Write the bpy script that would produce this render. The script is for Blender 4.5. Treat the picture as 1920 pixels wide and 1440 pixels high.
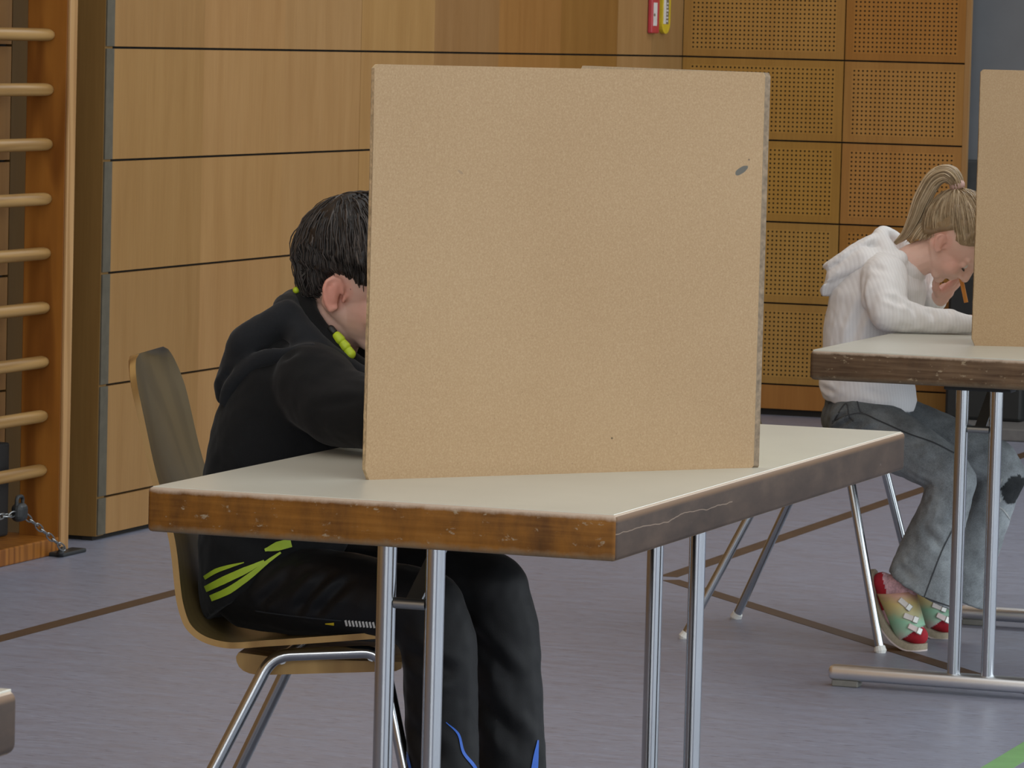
import bpy, bmesh, math, random
from mathutils import Vector, Matrix, noise
from mathutils.bvhtree import BVHTree
from math import sin, cos, pi, radians as rad

for o in list(bpy.data.objects):
    bpy.data.objects.remove(o, do_unlink=True)
sc = bpy.context.scene
COL = sc.collection
random.seed(7)

# ------------------------------------------------------------------ camera
# room frame: floor z = 0, X to the windows, Y along the hall; the camera stands at X = Y = 0
cam_d = bpy.data.cameras.new('camera')
cam = bpy.data.objects.new('camera', cam_d)
COL.objects.link(cam)
RR = Vector((0.942741, 0.332551, 0.025493))
DD = Vector((0.049194, -0.063047, -0.996797))
FF = Vector((-0.329879, 0.940975, -0.075797))
m = Matrix.Identity(4)
for i in range(3):
    m[i][0], m[i][1], m[i][2] = RR[i], -DD[i], -FF[i]
m[0][3], m[1][3], m[2][3] = 0.0, 0.0, 1.39643
cam.matrix_world = m
cam_d.sensor_width = 36.0
cam_d.sensor_fit = 'HORIZONTAL'
cam_d.lens = 36.0 * 8550.8 / 1920.0
cam_d.clip_start = 0.1
cam_d.clip_end = 100.0
cam_d.dof.use_dof = True
cam_d.dof.focus_distance = 7.6
cam_d.dof.aperture_fstop = 44.0
sc.camera = cam

# ------------------------------------------------------------------ world, daylight, exposure
sc.view_settings.view_transform = 'Standard'
sc.view_settings.look = 'None'
sc.view_settings.gamma = 1.0
sc.view_settings.use_curve_mapping = False
sc.view_settings.exposure = 0.0
sc.cycles.use_denoising = True
w = bpy.data.worlds.new('world'); sc.world = w; w.use_nodes = True
w.node_tree.nodes['Background'].inputs[0].default_value = (0.75, 0.85, 1.0, 1)
w.node_tree.nodes['Background'].inputs[1].default_value = 0.3


def area(name, loc, direction, sx, sy, power, color):
    l = bpy.data.lights.new(name, 'AREA')
    l.shape = 'RECTANGLE'; l.size = sx; l.size_y = sy
    l.energy = power; l.color = color
    o = bpy.data.objects.new(name, l); COL.objects.link(o)
    o.location = loc
    o.rotation_euler = Vector(direction).to_track_quat('-Z', 'Y').to_euler()
    return o


area('window_daylight', (4.25, 7.5, 2.65), (-1, 0, -0.03), 17.0, 4.7, 690, (0.88, 0.95, 1.0))
area('front_fill', (0.2, -5.85, 2.9), (-0.05, 1, -0.02), 7.6, 4.0, 450, (0.95, 0.975, 1.0))  # added fill from behind the camera; the front wall has no window
area('high_end_window_daylight', (0.2, 16.45, 4.6), (0, -1, -0.3), 8.0, 2.4, 300, (0.86, 0.94, 1.0))
area('skylight_daylight', (-0.5, 6.0, 6.35), (0, 0, -1), 6.0, 14.0, 300, (0.93, 0.97, 1.0))


# ------------------------------------------------------------------ helpers: materials
def new_mat(name, col=(0.5, 0.5, 0.5), rough=0.5, metal=0.0, spec=0.5):
    mt = bpy.data.materials.new(name); mt.use_nodes = True
    nt = mt.node_tree; b = nt.nodes['Principled BSDF']
    b.inputs['Base Color'].default_value = (*col, 1)
    b.inputs['Roughness'].default_value = rough
    b.inputs['Metallic'].default_value = metal
    b.inputs['Specular IOR Level'].default_value = spec
    return mt, nt, b


def nd(nt, kind, **kw):
    n = nt.nodes.new(kind)
    for k, v in kw.items():
        if hasattr(n, k) and k not in n.inputs:
            setattr(n, k, v)
        else:
            n.inputs[k].default_value = v
    return n


def coords(nt, scale=(1, 1, 1), rot=(0, 0, 0), which='Object'):
    tc = nt.nodes.new('ShaderNodeTexCoord')
    mp = nt.nodes.new('ShaderNodeMapping')
    mp.inputs['Scale'].default_value = scale
    mp.inputs['Rotation'].default_value = rot
    nt.links.new(tc.outputs[which], mp.inputs[0])
    return mp.outputs[0]


def tex_noise(nt, vec, scale, detail=4, rough=0.55):
    n = nt.nodes.new('ShaderNodeTexNoise')
    n.inputs['Scale'].default_value = scale
    n.inputs['Detail'].default_value = detail
    n.inputs['Roughness'].default_value = rough
    nt.links.new(vec, n.inputs['Vector'])
    return n.outputs['Fac']


def ramp(nt, fac, stops):
    r = nt.nodes.new('ShaderNodeValToRGB')
    els = r.color_ramp.elements
    while len(els) < len(stops):
        els.new(0.5)
    for e, (p, c) in zip(els, stops):
        e.position = p
        e.color = (*c, 1) if len(c) == 3 else c
    nt.links.new(fac, r.inputs[0])
    return r.outputs[0]


def mix(nt, fac, a, b, mode='MIX'):
    n = nt.nodes.new('ShaderNodeMix'); n.data_type = 'RGBA'; n.blend_type = mode
    for sock, v in ((n.inputs[0], fac), (n.inputs[6], a), (n.inputs[7], b)):
        if isinstance(v, (int, float)):
            sock.default_value = v
        elif isinstance(v, tuple):
            sock.default_value = (*v, 1)
        else:
            nt.links.new(v, sock)
    return n.outputs[2]


def mth(nt, op, a, b=None, c=None):
    n = nt.nodes.new('ShaderNodeMath'); n.operation = op
    for i, v in enumerate((a, b, c)):
        if v is None:
            continue
        if isinstance(v, (int, float)):
            n.inputs[i].default_value = v
        else:
            nt.links.new(v, n.inputs[i])
    return n.outputs[0]


def bump(nt, bsdf, h, strength=0.3, dist=0.002):
    n = nt.nodes.new('ShaderNodeBump')
    n.inputs['Strength'].default_value = strength
    n.inputs['Distance'].default_value = dist
    nt.links.new(h, n.inputs['Height'])
    nt.links.new(n.outputs[0], bsdf.inputs['Normal'])


def simple(name, col, rough=0.5, metal=0.0, spec=0.5, var=0.12, scale=30):
    """plain colour with a slight procedural variation"""
    mt, nt, b = new_mat(name, col, rough, metal, spec)
    f = tex_noise(nt, coords(nt), scale)
    lo = tuple(c * (1 - var) for c in col); hi = tuple(min(1, c * (1 + var)) for c in col)
    nt.links.new(ramp(nt, f, [(0.3, lo), (0.7, hi)]), b.inputs['Base Color'])
    return mt


MT = {}


def veneer(name, lo, hi, rough=0.42):
    mt, nt, b = new_mat(name, hi, rough, 0, 0.2)
    v = coords(nt, (6, 6, 0.7))
    f = tex_noise(nt, v, 2.2, 5, 0.6)
    c = ramp(nt, f, [(0.3, lo), (0.7, hi)])
    g = tex_noise(nt, coords(nt, (90, 90, 3)), 2.0, 3)
    c = mix(nt, 0.16, c, ramp(nt, g, [(0.35, tuple(x * 0.6 for x in lo)), (0.65, hi)]))
    at = nt.nodes.new('ShaderNodeAttribute'); at.attribute_name = 'tint'
    c = mix(nt, 1.0, c, at.outputs['Color'], 'MULTIPLY')
    nt.links.new(c, b.inputs['Base Color'])
    return mt


MT['veneer'] = veneer('birch_veneer', (0.300, 0.158, 0.056), (0.355, 0.198, 0.077))
MT['mdf_edge'] = simple('mdf_edge', (0.088, 0.076, 0.054), 0.8, 0, 0.2)
MT['gap'] = simple('shadow_gap', (0.012, 0.009, 0.006), 0.9)
MT['wallgrey'] = simple('grey_paint', (0.135, 0.14, 0.147), 0.7, scale=4, var=0.08)
MT['dado'] = simple('dark_grey_padding', (0.043, 0.044, 0.043), 0.6)
MT['white_paint'] = simple('off_white_paint', (0.55, 0.50, 0.43), 0.8, scale=2, var=0.05)
MT['plinth'] = simple('grey_plinth', (0.13, 0.125, 0.12), 0.6)


def perforated():
    mt, nt, b = new_mat('perforated_veneer', (0.4, 0.25, 0.1), 0.45, 0, 0.2)
    v = coords(nt, (6, 6, 0.7))
    f = tex_noise(nt, v, 2.2, 5, 0.6)
    c = ramp(nt, f, [(0.3, (0.335, 0.178, 0.061)), (0.7, (0.395, 0.222, 0.083))])
    uv = nt.nodes.new('ShaderNodeUVMap'); uv.uv_map = 'holes'
    sp = nt.nodes.new('ShaderNodeSeparateXYZ'); nt.links.new(uv.outputs[0], sp.inputs[0])
    fx = mth(nt, 'SUBTRACT', mth(nt, 'FRACT', sp.outputs[0]), 0.5)
    fy = mth(nt, 'SUBTRACT', mth(nt, 'FRACT', sp.outputs[1]), 0.5)
    d = mth(nt, 'SQRT', mth(nt, 'ADD', mth(nt, 'MULTIPLY', fx, fx), mth(nt, 'MULTIPLY', fy, fy)))
    hole = mth(nt, 'LESS_THAN', d, 0.225)
    c = mix(nt, hole, c, (0.02, 0.011, 0.004))
    at = nt.nodes.new('ShaderNodeAttribute'); at.attribute_name = 'tint'
    c = mix(nt, 1.0, c, at.outputs['Color'], 'MULTIPLY')
    nt.links.new(c, b.inputs['Base Color'])
    return mt


MT['perf'] = perforated()


def lino():
    mt, nt, b = new_mat('marbled_linoleum', (0.3, 0.28, 0.29), 0.3, 0, 0.4)
    v = coords(nt, (1.6, 7.0, 1), (0, 0, 0.55))
    f = tex_noise(nt, v, 3.5, 8, 0.68)
    v2 = coords(nt, (9, 34, 1), (0, 0, 0.42))
    f2 = tex_noise(nt, v2, 3.0, 5, 0.6)
    c = ramp(nt, f, [(0.25, (0.165, 0.164, 0.205)), (0.5, (0.210, 0.226, 0.298)), (0.75, (0.262, 0.298, 0.405))])
    c2 = ramp(nt, f2, [(0.33, (0.085, 0.078, 0.092)), (0.42, (0.215, 0.216, 0.262)), (0.60, (0.225, 0.235, 0.295)), (0.70, (0.36, 0.39, 0.46))])
    c = mix(nt, 0.62, c, c2)
    nt.links.new(c, b.inputs['Base Color'])
    r = ramp(nt, f, [(0.3, (0.34, 0.34, 0.34)), (0.7, (0.46, 0.46, 0.46))])
    nt.links.new(r, b.inputs['Roughness'])
    return mt


MT['lino'] = lino()
MT['line_brown'] = simple('brown_line_paint', (0.075, 0.042, 0.021), 0.55, 0, 0.3, scale=12)
MT['line_green'] = simple('green_line_paint', (0.17, 0.36, 0.13), 0.45, scale=12)


def pine(name, lo, mid, hi, axis=2, rough=0.4):
    mt, nt, b = new_mat(name, mid, rough, 0, 0.25)
    s = [14, 14, 14]; s[axis] = 1.0
    f = tex_noise(nt, coords(nt, tuple(s)), 1.6, 4, 0.55)
    wv = nt.nodes.new('ShaderNodeTexWave'); wv.wave_type = 'RINGS'
    wv.inputs['Scale'].default_value = 1.2; wv.inputs['Distortion'].default_value = 9
    wv.inputs['Detail'].default_value = 2
    s2 = [7, 7, 7]; s2[axis] = 0.8
    nt.links.new(coords(nt, tuple(s2)), wv.inputs['Vector'])
    c = ramp(nt, f, [(0.25, lo), (0.5, mid), (0.75, hi)])
    c = mix(nt, 0.45, c, ramp(nt, wv.outputs['Fac'], [(0.05, tuple(x * .75 for x in lo)), (0.6, hi)]))
    nt.links.new(c, b.inputs['Base Color'])
    return mt


MT['pine'] = pine('pine_upright', (0.155, 0.048, 0.006), (0.235, 0.080, 0.010), (0.32, 0.125, 0.020))
MT['pine_light'] = pine('pine_edge', (0.30, 0.15, 0.05), (0.37, 0.20, 0.075), (0.43, 0.25, 0.105))
MT['rung'] = pine('rung_ash', (0.235, 0.125, 0.038), (0.30, 0.168, 0.053), (0.36, 0.215, 0.078), axis=1)


def worn_edge(name, cols, shift, grain):
    mt, nt, b = new_mat(name, (0.2, 0.1, 0.03), 0.55, 0, 0.2)
    f = tex_noise(nt, coords(nt, (9, 9, 4), (0, 0, shift)), 1.4, 6, 0.62)
    c = ramp(nt, f, [(0.25, cols[0]), (0.40, cols[1]), (0.56, cols[2]), (0.78, cols[3])])
    g = tex_noise(nt, coords(nt, (3, 3, 60)), 2.5, 4)
    c = mix(nt, grain, c, ramp(nt, g, [(0.35, cols[0]), (0.65, cols[3])]))
    # pale scuffs and chips
    s = tex_noise(nt, coords(nt, (22, 22, 40), (0, 0, shift)), 1.7, 5, 0.7)
    c = mix(nt, ramp(nt, s, [(0.60, (0, 0, 0)), (0.66, (1, 1, 1))]), c, (0.27, 0.205, 0.13))
    tc = nt.nodes.new('ShaderNodeTexCoord'); sp = nt.nodes.new('ShaderNodeSeparateXYZ')
    nt.links.new(tc.outputs['Object'], sp.inputs[0])
    s2 = tex_noise(nt, coords(nt, (14, 14, 14)), 3.0, 5, 0.7)
    # worn pale line along the lower and upper arris
    low = mth(nt, 'ADD', mth(nt, 'MULTIPLY', mth(nt, 'SUBTRACT', 0.690, sp.outputs[2]), 75), mth(nt, 'MULTIPLY', s2, 1.5))
    low = mth(nt, 'SUBTRACT', low, 1.05)
    cl = nt.nodes.new('ShaderNodeClamp'); nt.links.new(low, cl.inputs[0])
    c = mix(nt, cl.outputs[0], c, (0.185, 0.14, 0.088))
    up = mth(nt, 'ADD', mth(nt, 'MULTIPLY', mth(nt, 'SUBTRACT', sp.outputs[2], 0.731), 150), mth(nt, 'MULTIPLY', s2, 1.3))
    cu = nt.nodes.new('ShaderNodeClamp'); nt.links.new(mth(nt, 'SUBTRACT', up, 0.6), cu.inputs[0])
    c = mix(nt, cu.outputs[0], c, (0.42, 0.33, 0.25))
    nt.links.new(c, b.inputs['Base Color'])
    bump(nt, b, s, 0.25, 0.001)
    return mt


MT['edge'] = worn_edge('worn_orange_edge', [(0.045, 0.018, 0.004), (0.105, 0.040, 0.006), (0.205, 0.080, 0.009), (0.26, 0.122, 0.028)], 0.0, 0.22)
MT['edge_dull'] = worn_edge('worn_dull_edge', [(0.050, 0.028, 0.015), (0.085, 0.050, 0.027), (0.125, 0.070, 0.034), (0.17, 0.11, 0.065)], 0.5, 0.55)


def worn_long():
    """the long sides of the tables are dusty, with grey window sheen put into the colour"""
    mt, nt, b = new_mat('dusty_edge_baked_sheen', (0.12, 0.08, 0.055), 0.55, 0, 0.25)
    f = tex_noise(nt, coords(nt, (9, 5, 14)), 1.6, 6, 0.62)
    c = ramp(nt, f, [(0.25, (0.026, 0.015, 0.009)), (0.5, (0.050, 0.030, 0.019)), (0.75, (0.080, 0.050, 0.032))])  # browns greyed by dust and a baked-in window sheen
    s = tex_noise(nt, coords(nt, (26, 13, 34)), 1.7, 5, 0.7)
    c = mix(nt, ramp(nt, s, [(0.67, (0, 0, 0)), (0.74, (0.7, 0.7, 0.7))]), c, (0.20, 0.16, 0.125))
    tc = nt.nodes.new('ShaderNodeTexCoord'); sp = nt.nodes.new('ShaderNodeSeparateXYZ')
    nt.links.new(tc.outputs['Object'], sp.inputs[0])
    s2 = tex_noise(nt, coords(nt, (3, 3, 3)), 2.0, 3, 0.6)
    zc = mth(nt, 'ADD', sp.outputs[2], mth(nt, 'MULTIPLY', s2, 0.024))
    dl = mth(nt, 'ABSOLUTE', mth(nt, 'SUBTRACT', zc, 0.7235))
    dl2 = mth(nt, 'ADD', dl, mth(nt, 'MULTIPLY', mth(nt, 'GREATER_THAN', sp.outputs[1], 0.56), 1.0))
    c = mix(nt, mth(nt, 'MULTIPLY', mth(nt, 'LESS_THAN', dl2, 0.0007), 0.7), c, (0.25, 0.18, 0.13))
    up = mth(nt, 'MULTIPLY', mth(nt, 'SUBTRACT', sp.outputs[2], 0.728), 200)
    cu = nt.nodes.new('ShaderNodeClamp'); nt.links.new(up, cu.inputs[0])
    c = mix(nt, cu.outputs[0], c, (0.14, 0.078, 0.038))
    nt.links.new(c, b.inputs['Base Color'])
    return mt


MT['edge_long'] = worn_long()
MT['laminate'] = simple('cream_laminate', (0.505, 0.49, 0.415), 0.33, 0, 0.5, var=0.03, scale=6)
MT['chrome'] = simple('chrome_tube', (0.46, 0.485, 0.51), 0.17, 1.0, var=0.04, scale=8)
MT['chrome_foot'] = simple('brushed_bar_baked_reflection', (0.78, 0.79, 0.80), 0.36, 1.0, var=0.04, scale=8)  # lighter than the tubes: a bright reflection baked into the colour
MT['chrome_dull'] = simple('dull_steel', (0.36, 0.37, 0.36), 0.34, 1.0, var=0.06, scale=14)
MT['pad'] = simple('grey_rubber', (0.18, 0.175, 0.155), 0.7)
MT['cap'] = simple('white_plastic_cap', (0.7, 0.7, 0.66), 0.5)
MT['black_metal'] = simple('black_metal', (0.012, 0.013, 0.013), 0.5)
MT['black_vinyl'] = simple('black_vinyl', (0.010, 0.011, 0.011), 0.6)


def chipboard():
    mt, nt, b = new_mat('pressed_fibreboard', (0.45, 0.32, 0.19), 0.62, 0, 0.3)
    f = tex_noise(nt, coords(nt), 2.2, 3, 0.5)
    c = ramp(nt, f, [(0.3, (0.312, 0.202, 0.102)), (0.7, (0.350, 0.236, 0.126))])
    g = tex_noise(nt, coords(nt), 320, 3, 0.7)
    c = mix(nt, 0.30, c, ramp(nt, g, [(0.3, (0.22, 0.13, 0.055)), (0.5, (0.33, 0.217, 0.111)), (0.7, (0.49, 0.36, 0.21))]))
    vo = nt.nodes.new('ShaderNodeTexVoronoi'); vo.feature = 'F1'; vo.inputs['Scale'].default_value = 75
    nt.links.new(coords(nt), vo.inputs['Vector'])
    c = mix(nt, ramp(nt, vo.outputs['Distance'], [(0.04, (0.6, 0.6, 0.6)), (0.075, (0, 0, 0))]), c, (0.17, 0.10, 0.05))
    # two smudges of dried paint, positions in panel metres
    uv = nt.nodes.new('ShaderNodeUVMap'); uv.uv_map = 'panel'
    sp = nt.nodes.new('ShaderNodeSeparateXYZ'); nt.links.new(uv.outputs[0], sp.inputs[0])
    n3 = tex_noise(nt, coords(nt), 60, 3)
    for (u0, v0, au, av, k, col, amt) in ((0.651, 0.4615, 0.0125, 0.0062, 0.45, (0.085, 0.083, 0.07), 0.95),
                                          (0.6635, 0.4775, 0.0018, 0.0018, 0.0, (0.12, 0.08, 0.05), 0.9),
                                          (0.150, 0.455, 0.005, 0.0022, -0.5, (0.22, 0.15, 0.09), 0.6),
                                          (0.428, 0.052, 0.0018, 0.0018, 0, (0.09, 0.06, 0.03), 0.9)):
        du = mth(nt, 'SUBTRACT', sp.outputs[0], u0); dv = mth(nt, 'SUBTRACT', sp.outputs[1], v0)
        dv = mth(nt, 'SUBTRACT', dv, mth(nt, 'MULTIPLY', du, k))
        a = mth(nt, 'DIVIDE', du, au); e = mth(nt, 'DIVIDE', dv, av)
        d = mth(nt, 'ADD', mth(nt, 'MULTIPLY', a, a), mth(nt, 'MULTIPLY', e, e))
        d = mth(nt, 'ADD', d, mth(nt, 'MULTIPLY', mth(nt, 'SUBTRACT', n3, 0.5), 0.9))
        mk = ramp(nt, d, [(0.7, (amt,) * 3), (1.0, (0, 0, 0))])
        c = mix(nt, mk, c, col)
    nt.links.new(c, b.inputs['Base Color'])
    bump(nt, b, g, 0.12, 0.0006)
    return mt


MT['board'] = chipboard()
MT['board_dark'] = simple('dark_brown_board_edge', (0.20, 0.145, 0.09), 0.7, scale=120, var=0.35)  # darker brown for the edges of the rear panel
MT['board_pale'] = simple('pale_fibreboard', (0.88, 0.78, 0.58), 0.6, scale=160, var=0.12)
MT['board_edge'] = simple('board_sawn_edge', (0.55, 0.42, 0.25), 0.7, scale=120, var=0.35)
MT['shell'] = pine('varnished_plywood', (0.112, 0.076, 0.028), (0.125, 0.087, 0.033), (0.14, 0.099, 0.04), rough=0.28)
MT['shell_edge'] = pine('plywood_edge', (0.22, 0.12, 0.036), (0.31, 0.18, 0.06), (0.40, 0.25, 0.09), rough=0.35)


def skin():
    mt, nt, b = new_mat('skin', (0.6, 0.35, 0.27), 0.5, 0, 0.35)
    f = tex_noise(nt, coords(nt), 18, 3)
    c = ramp(nt, f, [(0.3, (0.72, 0.45, 0.355)), (0.7, (0.80, 0.54, 0.445))])
    at = nt.nodes.new('ShaderNodeAttribute'); at.attribute_name = 'flush'
    c = mix(nt, at.outputs['Fac'], c, (0.72, 0.22, 0.155))
    nt.links.new(c, b.inputs['Base Color'])
    b.inputs['Subsurface Weight'].default_value = 0.12
    b.inputs['Subsurface Radius'].default_value = (0.9, 0.35, 0.2)
    b.inputs['Subsurface Scale'].default_value = 0.006
    return mt


MT['skin'] = skin()


def hair_mat(name, lo, mid, hi, rough=0.42):
    mt, nt, b = new_mat(name, mid, rough, 0, 0.5)
    f = tex_noise(nt, coords(nt), 40, 3, 0.6)
    at = nt.nodes.new('ShaderNodeAttribute'); at.attribute_name = 'shade'
    t = mth(nt, 'ADD', at.outputs['Fac'], mth(nt, 'MULTIPLY', mth(nt, 'SUBTRACT', f, 0.5), 0.5))
    nt.links.new(ramp(nt, t, [(0.0, lo), (0.5, mid), (1.0, hi)]), b.inputs['Base Color'])
    return mt


MT['hair_dark'] = hair_mat('dark_brown_hair', (0.007, 0.0055, 0.005), (0.020, 0.0155, 0.013), (0.10, 0.083, 0.072), 0.5)
MT['hair_blond'] = hair_mat('dark_blond_hair', (0.19, 0.125, 0.062), (0.40, 0.29, 0.165), (0.72, 0.58, 0.39), 0.42)


def fabric(name, col, rough=0.9, sheen=0.3, scale=700, var=0.25, bs=0.2):
    mt, nt, b = new_mat(name, col, rough, 0, 0.2)
    f = tex_noise(nt, coords(nt), scale, 2)
    g = tex_noise(nt, coords(nt), 14, 3)
    lo = tuple(c * (1 - var) for c in col); hi = tuple(min(1, c * (1 + var)) for c in col)
    c = mix(nt, 0.5, ramp(nt, f, [(0.3, lo), (0.7, hi)]), ramp(nt, g, [(0.3, lo), (0.7, hi)]))
    nt.links.new(c, b.inputs['Base Color'])
    b.inputs['Sheen Weight'].default_value = sheen
    b.inputs['Sheen Roughness'].default_value = 0.5
    bump(nt, b, f, bs, 0.0008)
    return mt


MT['fleece'] = fabric('black_fleece', (0.0085, 0.0092, 0.010), 0.95, 0.07)
MT['hood'] = fabric('charcoal_fleece', (0.016, 0.018, 0.021), 0.95, 0.10)
MT['trousers'] = fabric('black_nylon', (0.0055, 0.0058, 0.0066), 0.55, 0.03)
MT['neon'] = simple('neon_yellow', (0.52, 0.68, 0.03), 0.5, var=0.08)
MT['neon_dark'] = simple('neon_yellow_cloth', (0.36, 0.50, 0.03), 0.6, var=0.08)
MT['blue'] = simple('blue_piping', (0.02, 0.11, 0.50), 0.5)
MT['white_thread'] = simple('white_thread', (0.5, 0.5, 0.48), 0.6)


def knit():
    mt, nt, b = new_mat('ribbed_white_knit', (0.72, 0.70, 0.68), 0.9, 0, 0.2)
    f = tex_noise(nt, coords(nt), 10, 3)
    c = ramp(nt, f, [(0.3, (0.80, 0.785, 0.775)), (0.7, (0.86, 0.85, 0.84))])
    wv = nt.nodes.new('ShaderNodeTexWave'); wv.wave_type = 'BANDS'; wv.bands_direction = 'DIAGONAL'
    wv.inputs['Scale'].default_value = 62; wv.inputs['Distortion'].default_value = 0.5
    nt.links.new(coords(nt, (1.0, 0.75, 0.12)), wv.inputs['Vector'])
    c = mix(nt, 0.10, c, ramp(nt, wv.outputs['Fac'], [(0.1, (0.45, 0.42, 0.41)), (0.5, (0.86, 0.85, 0.84))]))
    nt.links.new(c, b.inputs['Base Color'])
    b.inputs['Sheen Weight'].default_value = 0.15
    bump(nt, b, wv.outputs['Fac'], 0.2, 0.0012)
    return mt


MT['knit'] = knit()


def denim():
    mt, nt, b = new_mat('washed_grey_denim', (0.15, 0.16, 0.17), 0.85, 0, 0.2)
    f = tex_noise(nt, coords(nt), 13, 5, 0.65)
    c = ramp(nt, f, [(0.28, (0.072, 0.077, 0.081)), (0.5, (0.158, 0.174, 0.182)), (0.75, (0.29, 0.318, 0.328))])
    g = tex_noise(nt, coords(nt), 420, 2)
    c = mix(nt, 0.25, c, ramp(nt, g, [(0.3, (0.05, 0.05, 0.055)), (0.7, (0.28, 0.31, 0.32))]))
    at = nt.nodes.new('ShaderNodeAttribute'); at.attribute_name = 'wash'
    c = mix(nt, 1.0, c, at.outputs['Color'], 'MULTIPLY')
    nt.links.new(c, b.inputs['Base Color'])
    bump(nt, b, g, 0.2, 0.0008)
    return mt


MT['denim'] = denim()
MT['seam'] = simple('denim_seam', (0.045, 0.048, 0.052), 0.9)
MT['seam_light'] = simple('frayed_white_thread', (0.42, 0.43, 0.42), 0.9)
MT['tie'] = simple('pink_hair_tie', (0.62, 0.42, 0.38), 0.7)
MT['sock_pink'] = simple('pink_sock', (0.56, 0.34, 0.37), 0.9, scale=160, var=0.3)
MT['sock_red'] = simple('red_sock', (0.34, 0.008, 0.018), 0.85, scale=160)
MT['sole'] = simple('cork_sole', (0.30, 0.255, 0.18), 0.8, scale=200)
MT['sole_white'] = simple('white_outsole', (0.60, 0.50, 0.47), 0.7)
MT['buckle'] = simple('pearly_buckle', (0.50, 0.50, 0.47), 0.25, 0.3)
MT['pencil'] = simple('orange_pencil', (0.62, 0.25, 0.045), 0.4)
MT['pencil_core'] = simple('pencil_core', (0.35, 0.20, 0.09), 0.6)
MT['eye'] = simple('eye_white', (0.7, 0.68, 0.65), 0.2)
MT['iris'] = simple('brown_iris', (0.05, 0.03, 0.02), 0.2)
MT['red_case'] = simple('red_plastic', (0.42, 0.035, 0.045), 0.35)
MT['yellow_case'] = simple('yellow_plastic', (0.55, 0.40, 0.02), 0.4)
MT['label_white'] = simple('label_paper', (0.60, 0.56, 0.52), 0.6)
MT['label_dark'] = simple('label_dark', (0.16, 0.13, 0.085), 0.6)


def rainbow():
    mt, nt, b = new_mat('pastel_strap', (0.5, 0.5, 0.4), 0.5, 0, 0.4)
    uv = nt.nodes.new('ShaderNodeAttribute'); uv.attribute_name = 'along'
    n = tex_noise(nt, coords(nt), 22, 2)
    t = mth(nt, 'ADD', uv.outputs['Fac'], mth(nt, 'MULTIPLY', mth(nt, 'SUBTRACT', n, 0.5), 0.35))
    c = ramp(nt, t, [(0.0, (0.50, 0.27, 0.20)), (0.2, (0.56, 0.43, 0.17)), (0.42, (0.45, 0.42, 0.22)),
                     (0.58, (0.25, 0.47, 0.31)), (0.78, (0.33, 0.50, 0.37)), (1.0, (0.55, 0.43, 0.41))])
    nt.links.new(c, b.inputs['Base Color'])
    return mt


MT['rainbow'] = rainbow()


# ------------------------------------------------------------------ helpers: geometry
def V(*a):
    return Vector(a)


def link(name, me, mat=None, parent=None):
    o = bpy.data.objects.new(name, me)
    COL.objects.link(o)
    for mt in (mat if isinstance(mat, (list, tuple)) else [mat]):
        if mt:
            me.materials.append(mt)
    if parent:
        o.parent = parent
        o.matrix_parent_inverse = Matrix.Identity(4)
    return o


def obj(name, bm, mat=None, parent=None, smooth=False, off=None):
    """link a bmesh as one object; with a parent its coordinates are relative to the parent"""
    bmesh.ops.recalc_face_normals(bm, faces=bm.faces[:])
    me = bpy.data.meshes.new(name)
    if off is not None:
        bmesh.ops.translate(bm, verts=bm.verts, vec=off)
    bm.to_mesh(me); bm.free()
    if smooth:
        for p in me.polygons:
            p.use_smooth = True
    return link(name, me, mat, parent)


def autosmooth(o, deg=40):
    me = o.data
    for p in me.polygons:
        p.use_smooth = True
    bm = bmesh.new(); bm.from_mesh(me)
    for e in bm.edges:
        if len(e.link_faces) == 2 and e.calc_face_angle(0) > rad(deg):
            e.smooth = False
    bm.to_mesh(me); bm.free()
    return o


def thing(name, label, cat, loc=(0, 0, 0), rz=0.0, group=None):
    o = bpy.data.objects.new(name, None)
    COL.objects.link(o)
    o.empty_display_size = 0.1
    o.location = loc; o.rotation_euler = (0, 0, rz)
    return tag(o, label, cat, group)


def tag(o, label, cat, group=None):
    o['label'] = label; o['category'] = cat
    if group:
        o['group'] = group
    return o


def struct(o):
    o['kind'] = 'structure'
    return o


def box(bm, x0, x1, y0, y1, z0, z1, bev=0.0, seg=2, mi=0):
    r = bmesh.ops.create_cube(bm, size=1.0)
    vs = r['verts']
    for v in vs:
        v.co = V(x0 + (v.co.x + .5) * (x1 - x0), y0 + (v.co.y + .5) * (y1 - y0), z0 + (v.co.z + .5) * (z1 - z0))
    fs = set(f for v in vs for f in v.link_faces)
    for f in fs:
        f.material_index = mi
    if bev > 0:
        es = list(set(e for v in vs for e in v.link_edges))
        bmesh.ops.bevel(bm, geom=es, offset=bev, segments=seg, profile=0.5, affect='EDGES')
    return vs


def round_path(pts, r, n=6):
    pts = [Vector(p) for p in pts]
    out = [pts[0]]
    for i in range(1, len(pts) - 1):
        a, b, c = pts[i - 1], pts[i], pts[i + 1]
        u = (a - b); w_ = (c - b)
        d = min(r, u.length * .48, w_.length * .48)
        p0 = b + u.normalized() * d; p1 = b + w_.normalized() * d
        for k in range(n + 1):
            t = k / n
            out.append((1 - t) ** 2 * p0 + 2 * t * (1 - t) * b + t * t * p1)
    out.append(pts[-1])
    return out


def catmull(pts, n=8):
    pts = [Vector(p) for p in pts]
    P = [2 * pts[0] - pts[1]] + pts + [2 * pts[-1] - pts[-2]]
    out = []
    for i in range(1, len(P) - 2):
        a, b, c, d = P[i - 1], P[i], P[i + 1], P[i + 2]
        for k in range(n):
            t = k / n
            out.append(0.5 * ((2 * b) + (c - a) * t + (2 * a - 5 * b + 4 * c - d) * t * t + (3 * b - a - 3 * c + d) * t ** 3))
    out.append(pts[-1])
    return out


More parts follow.
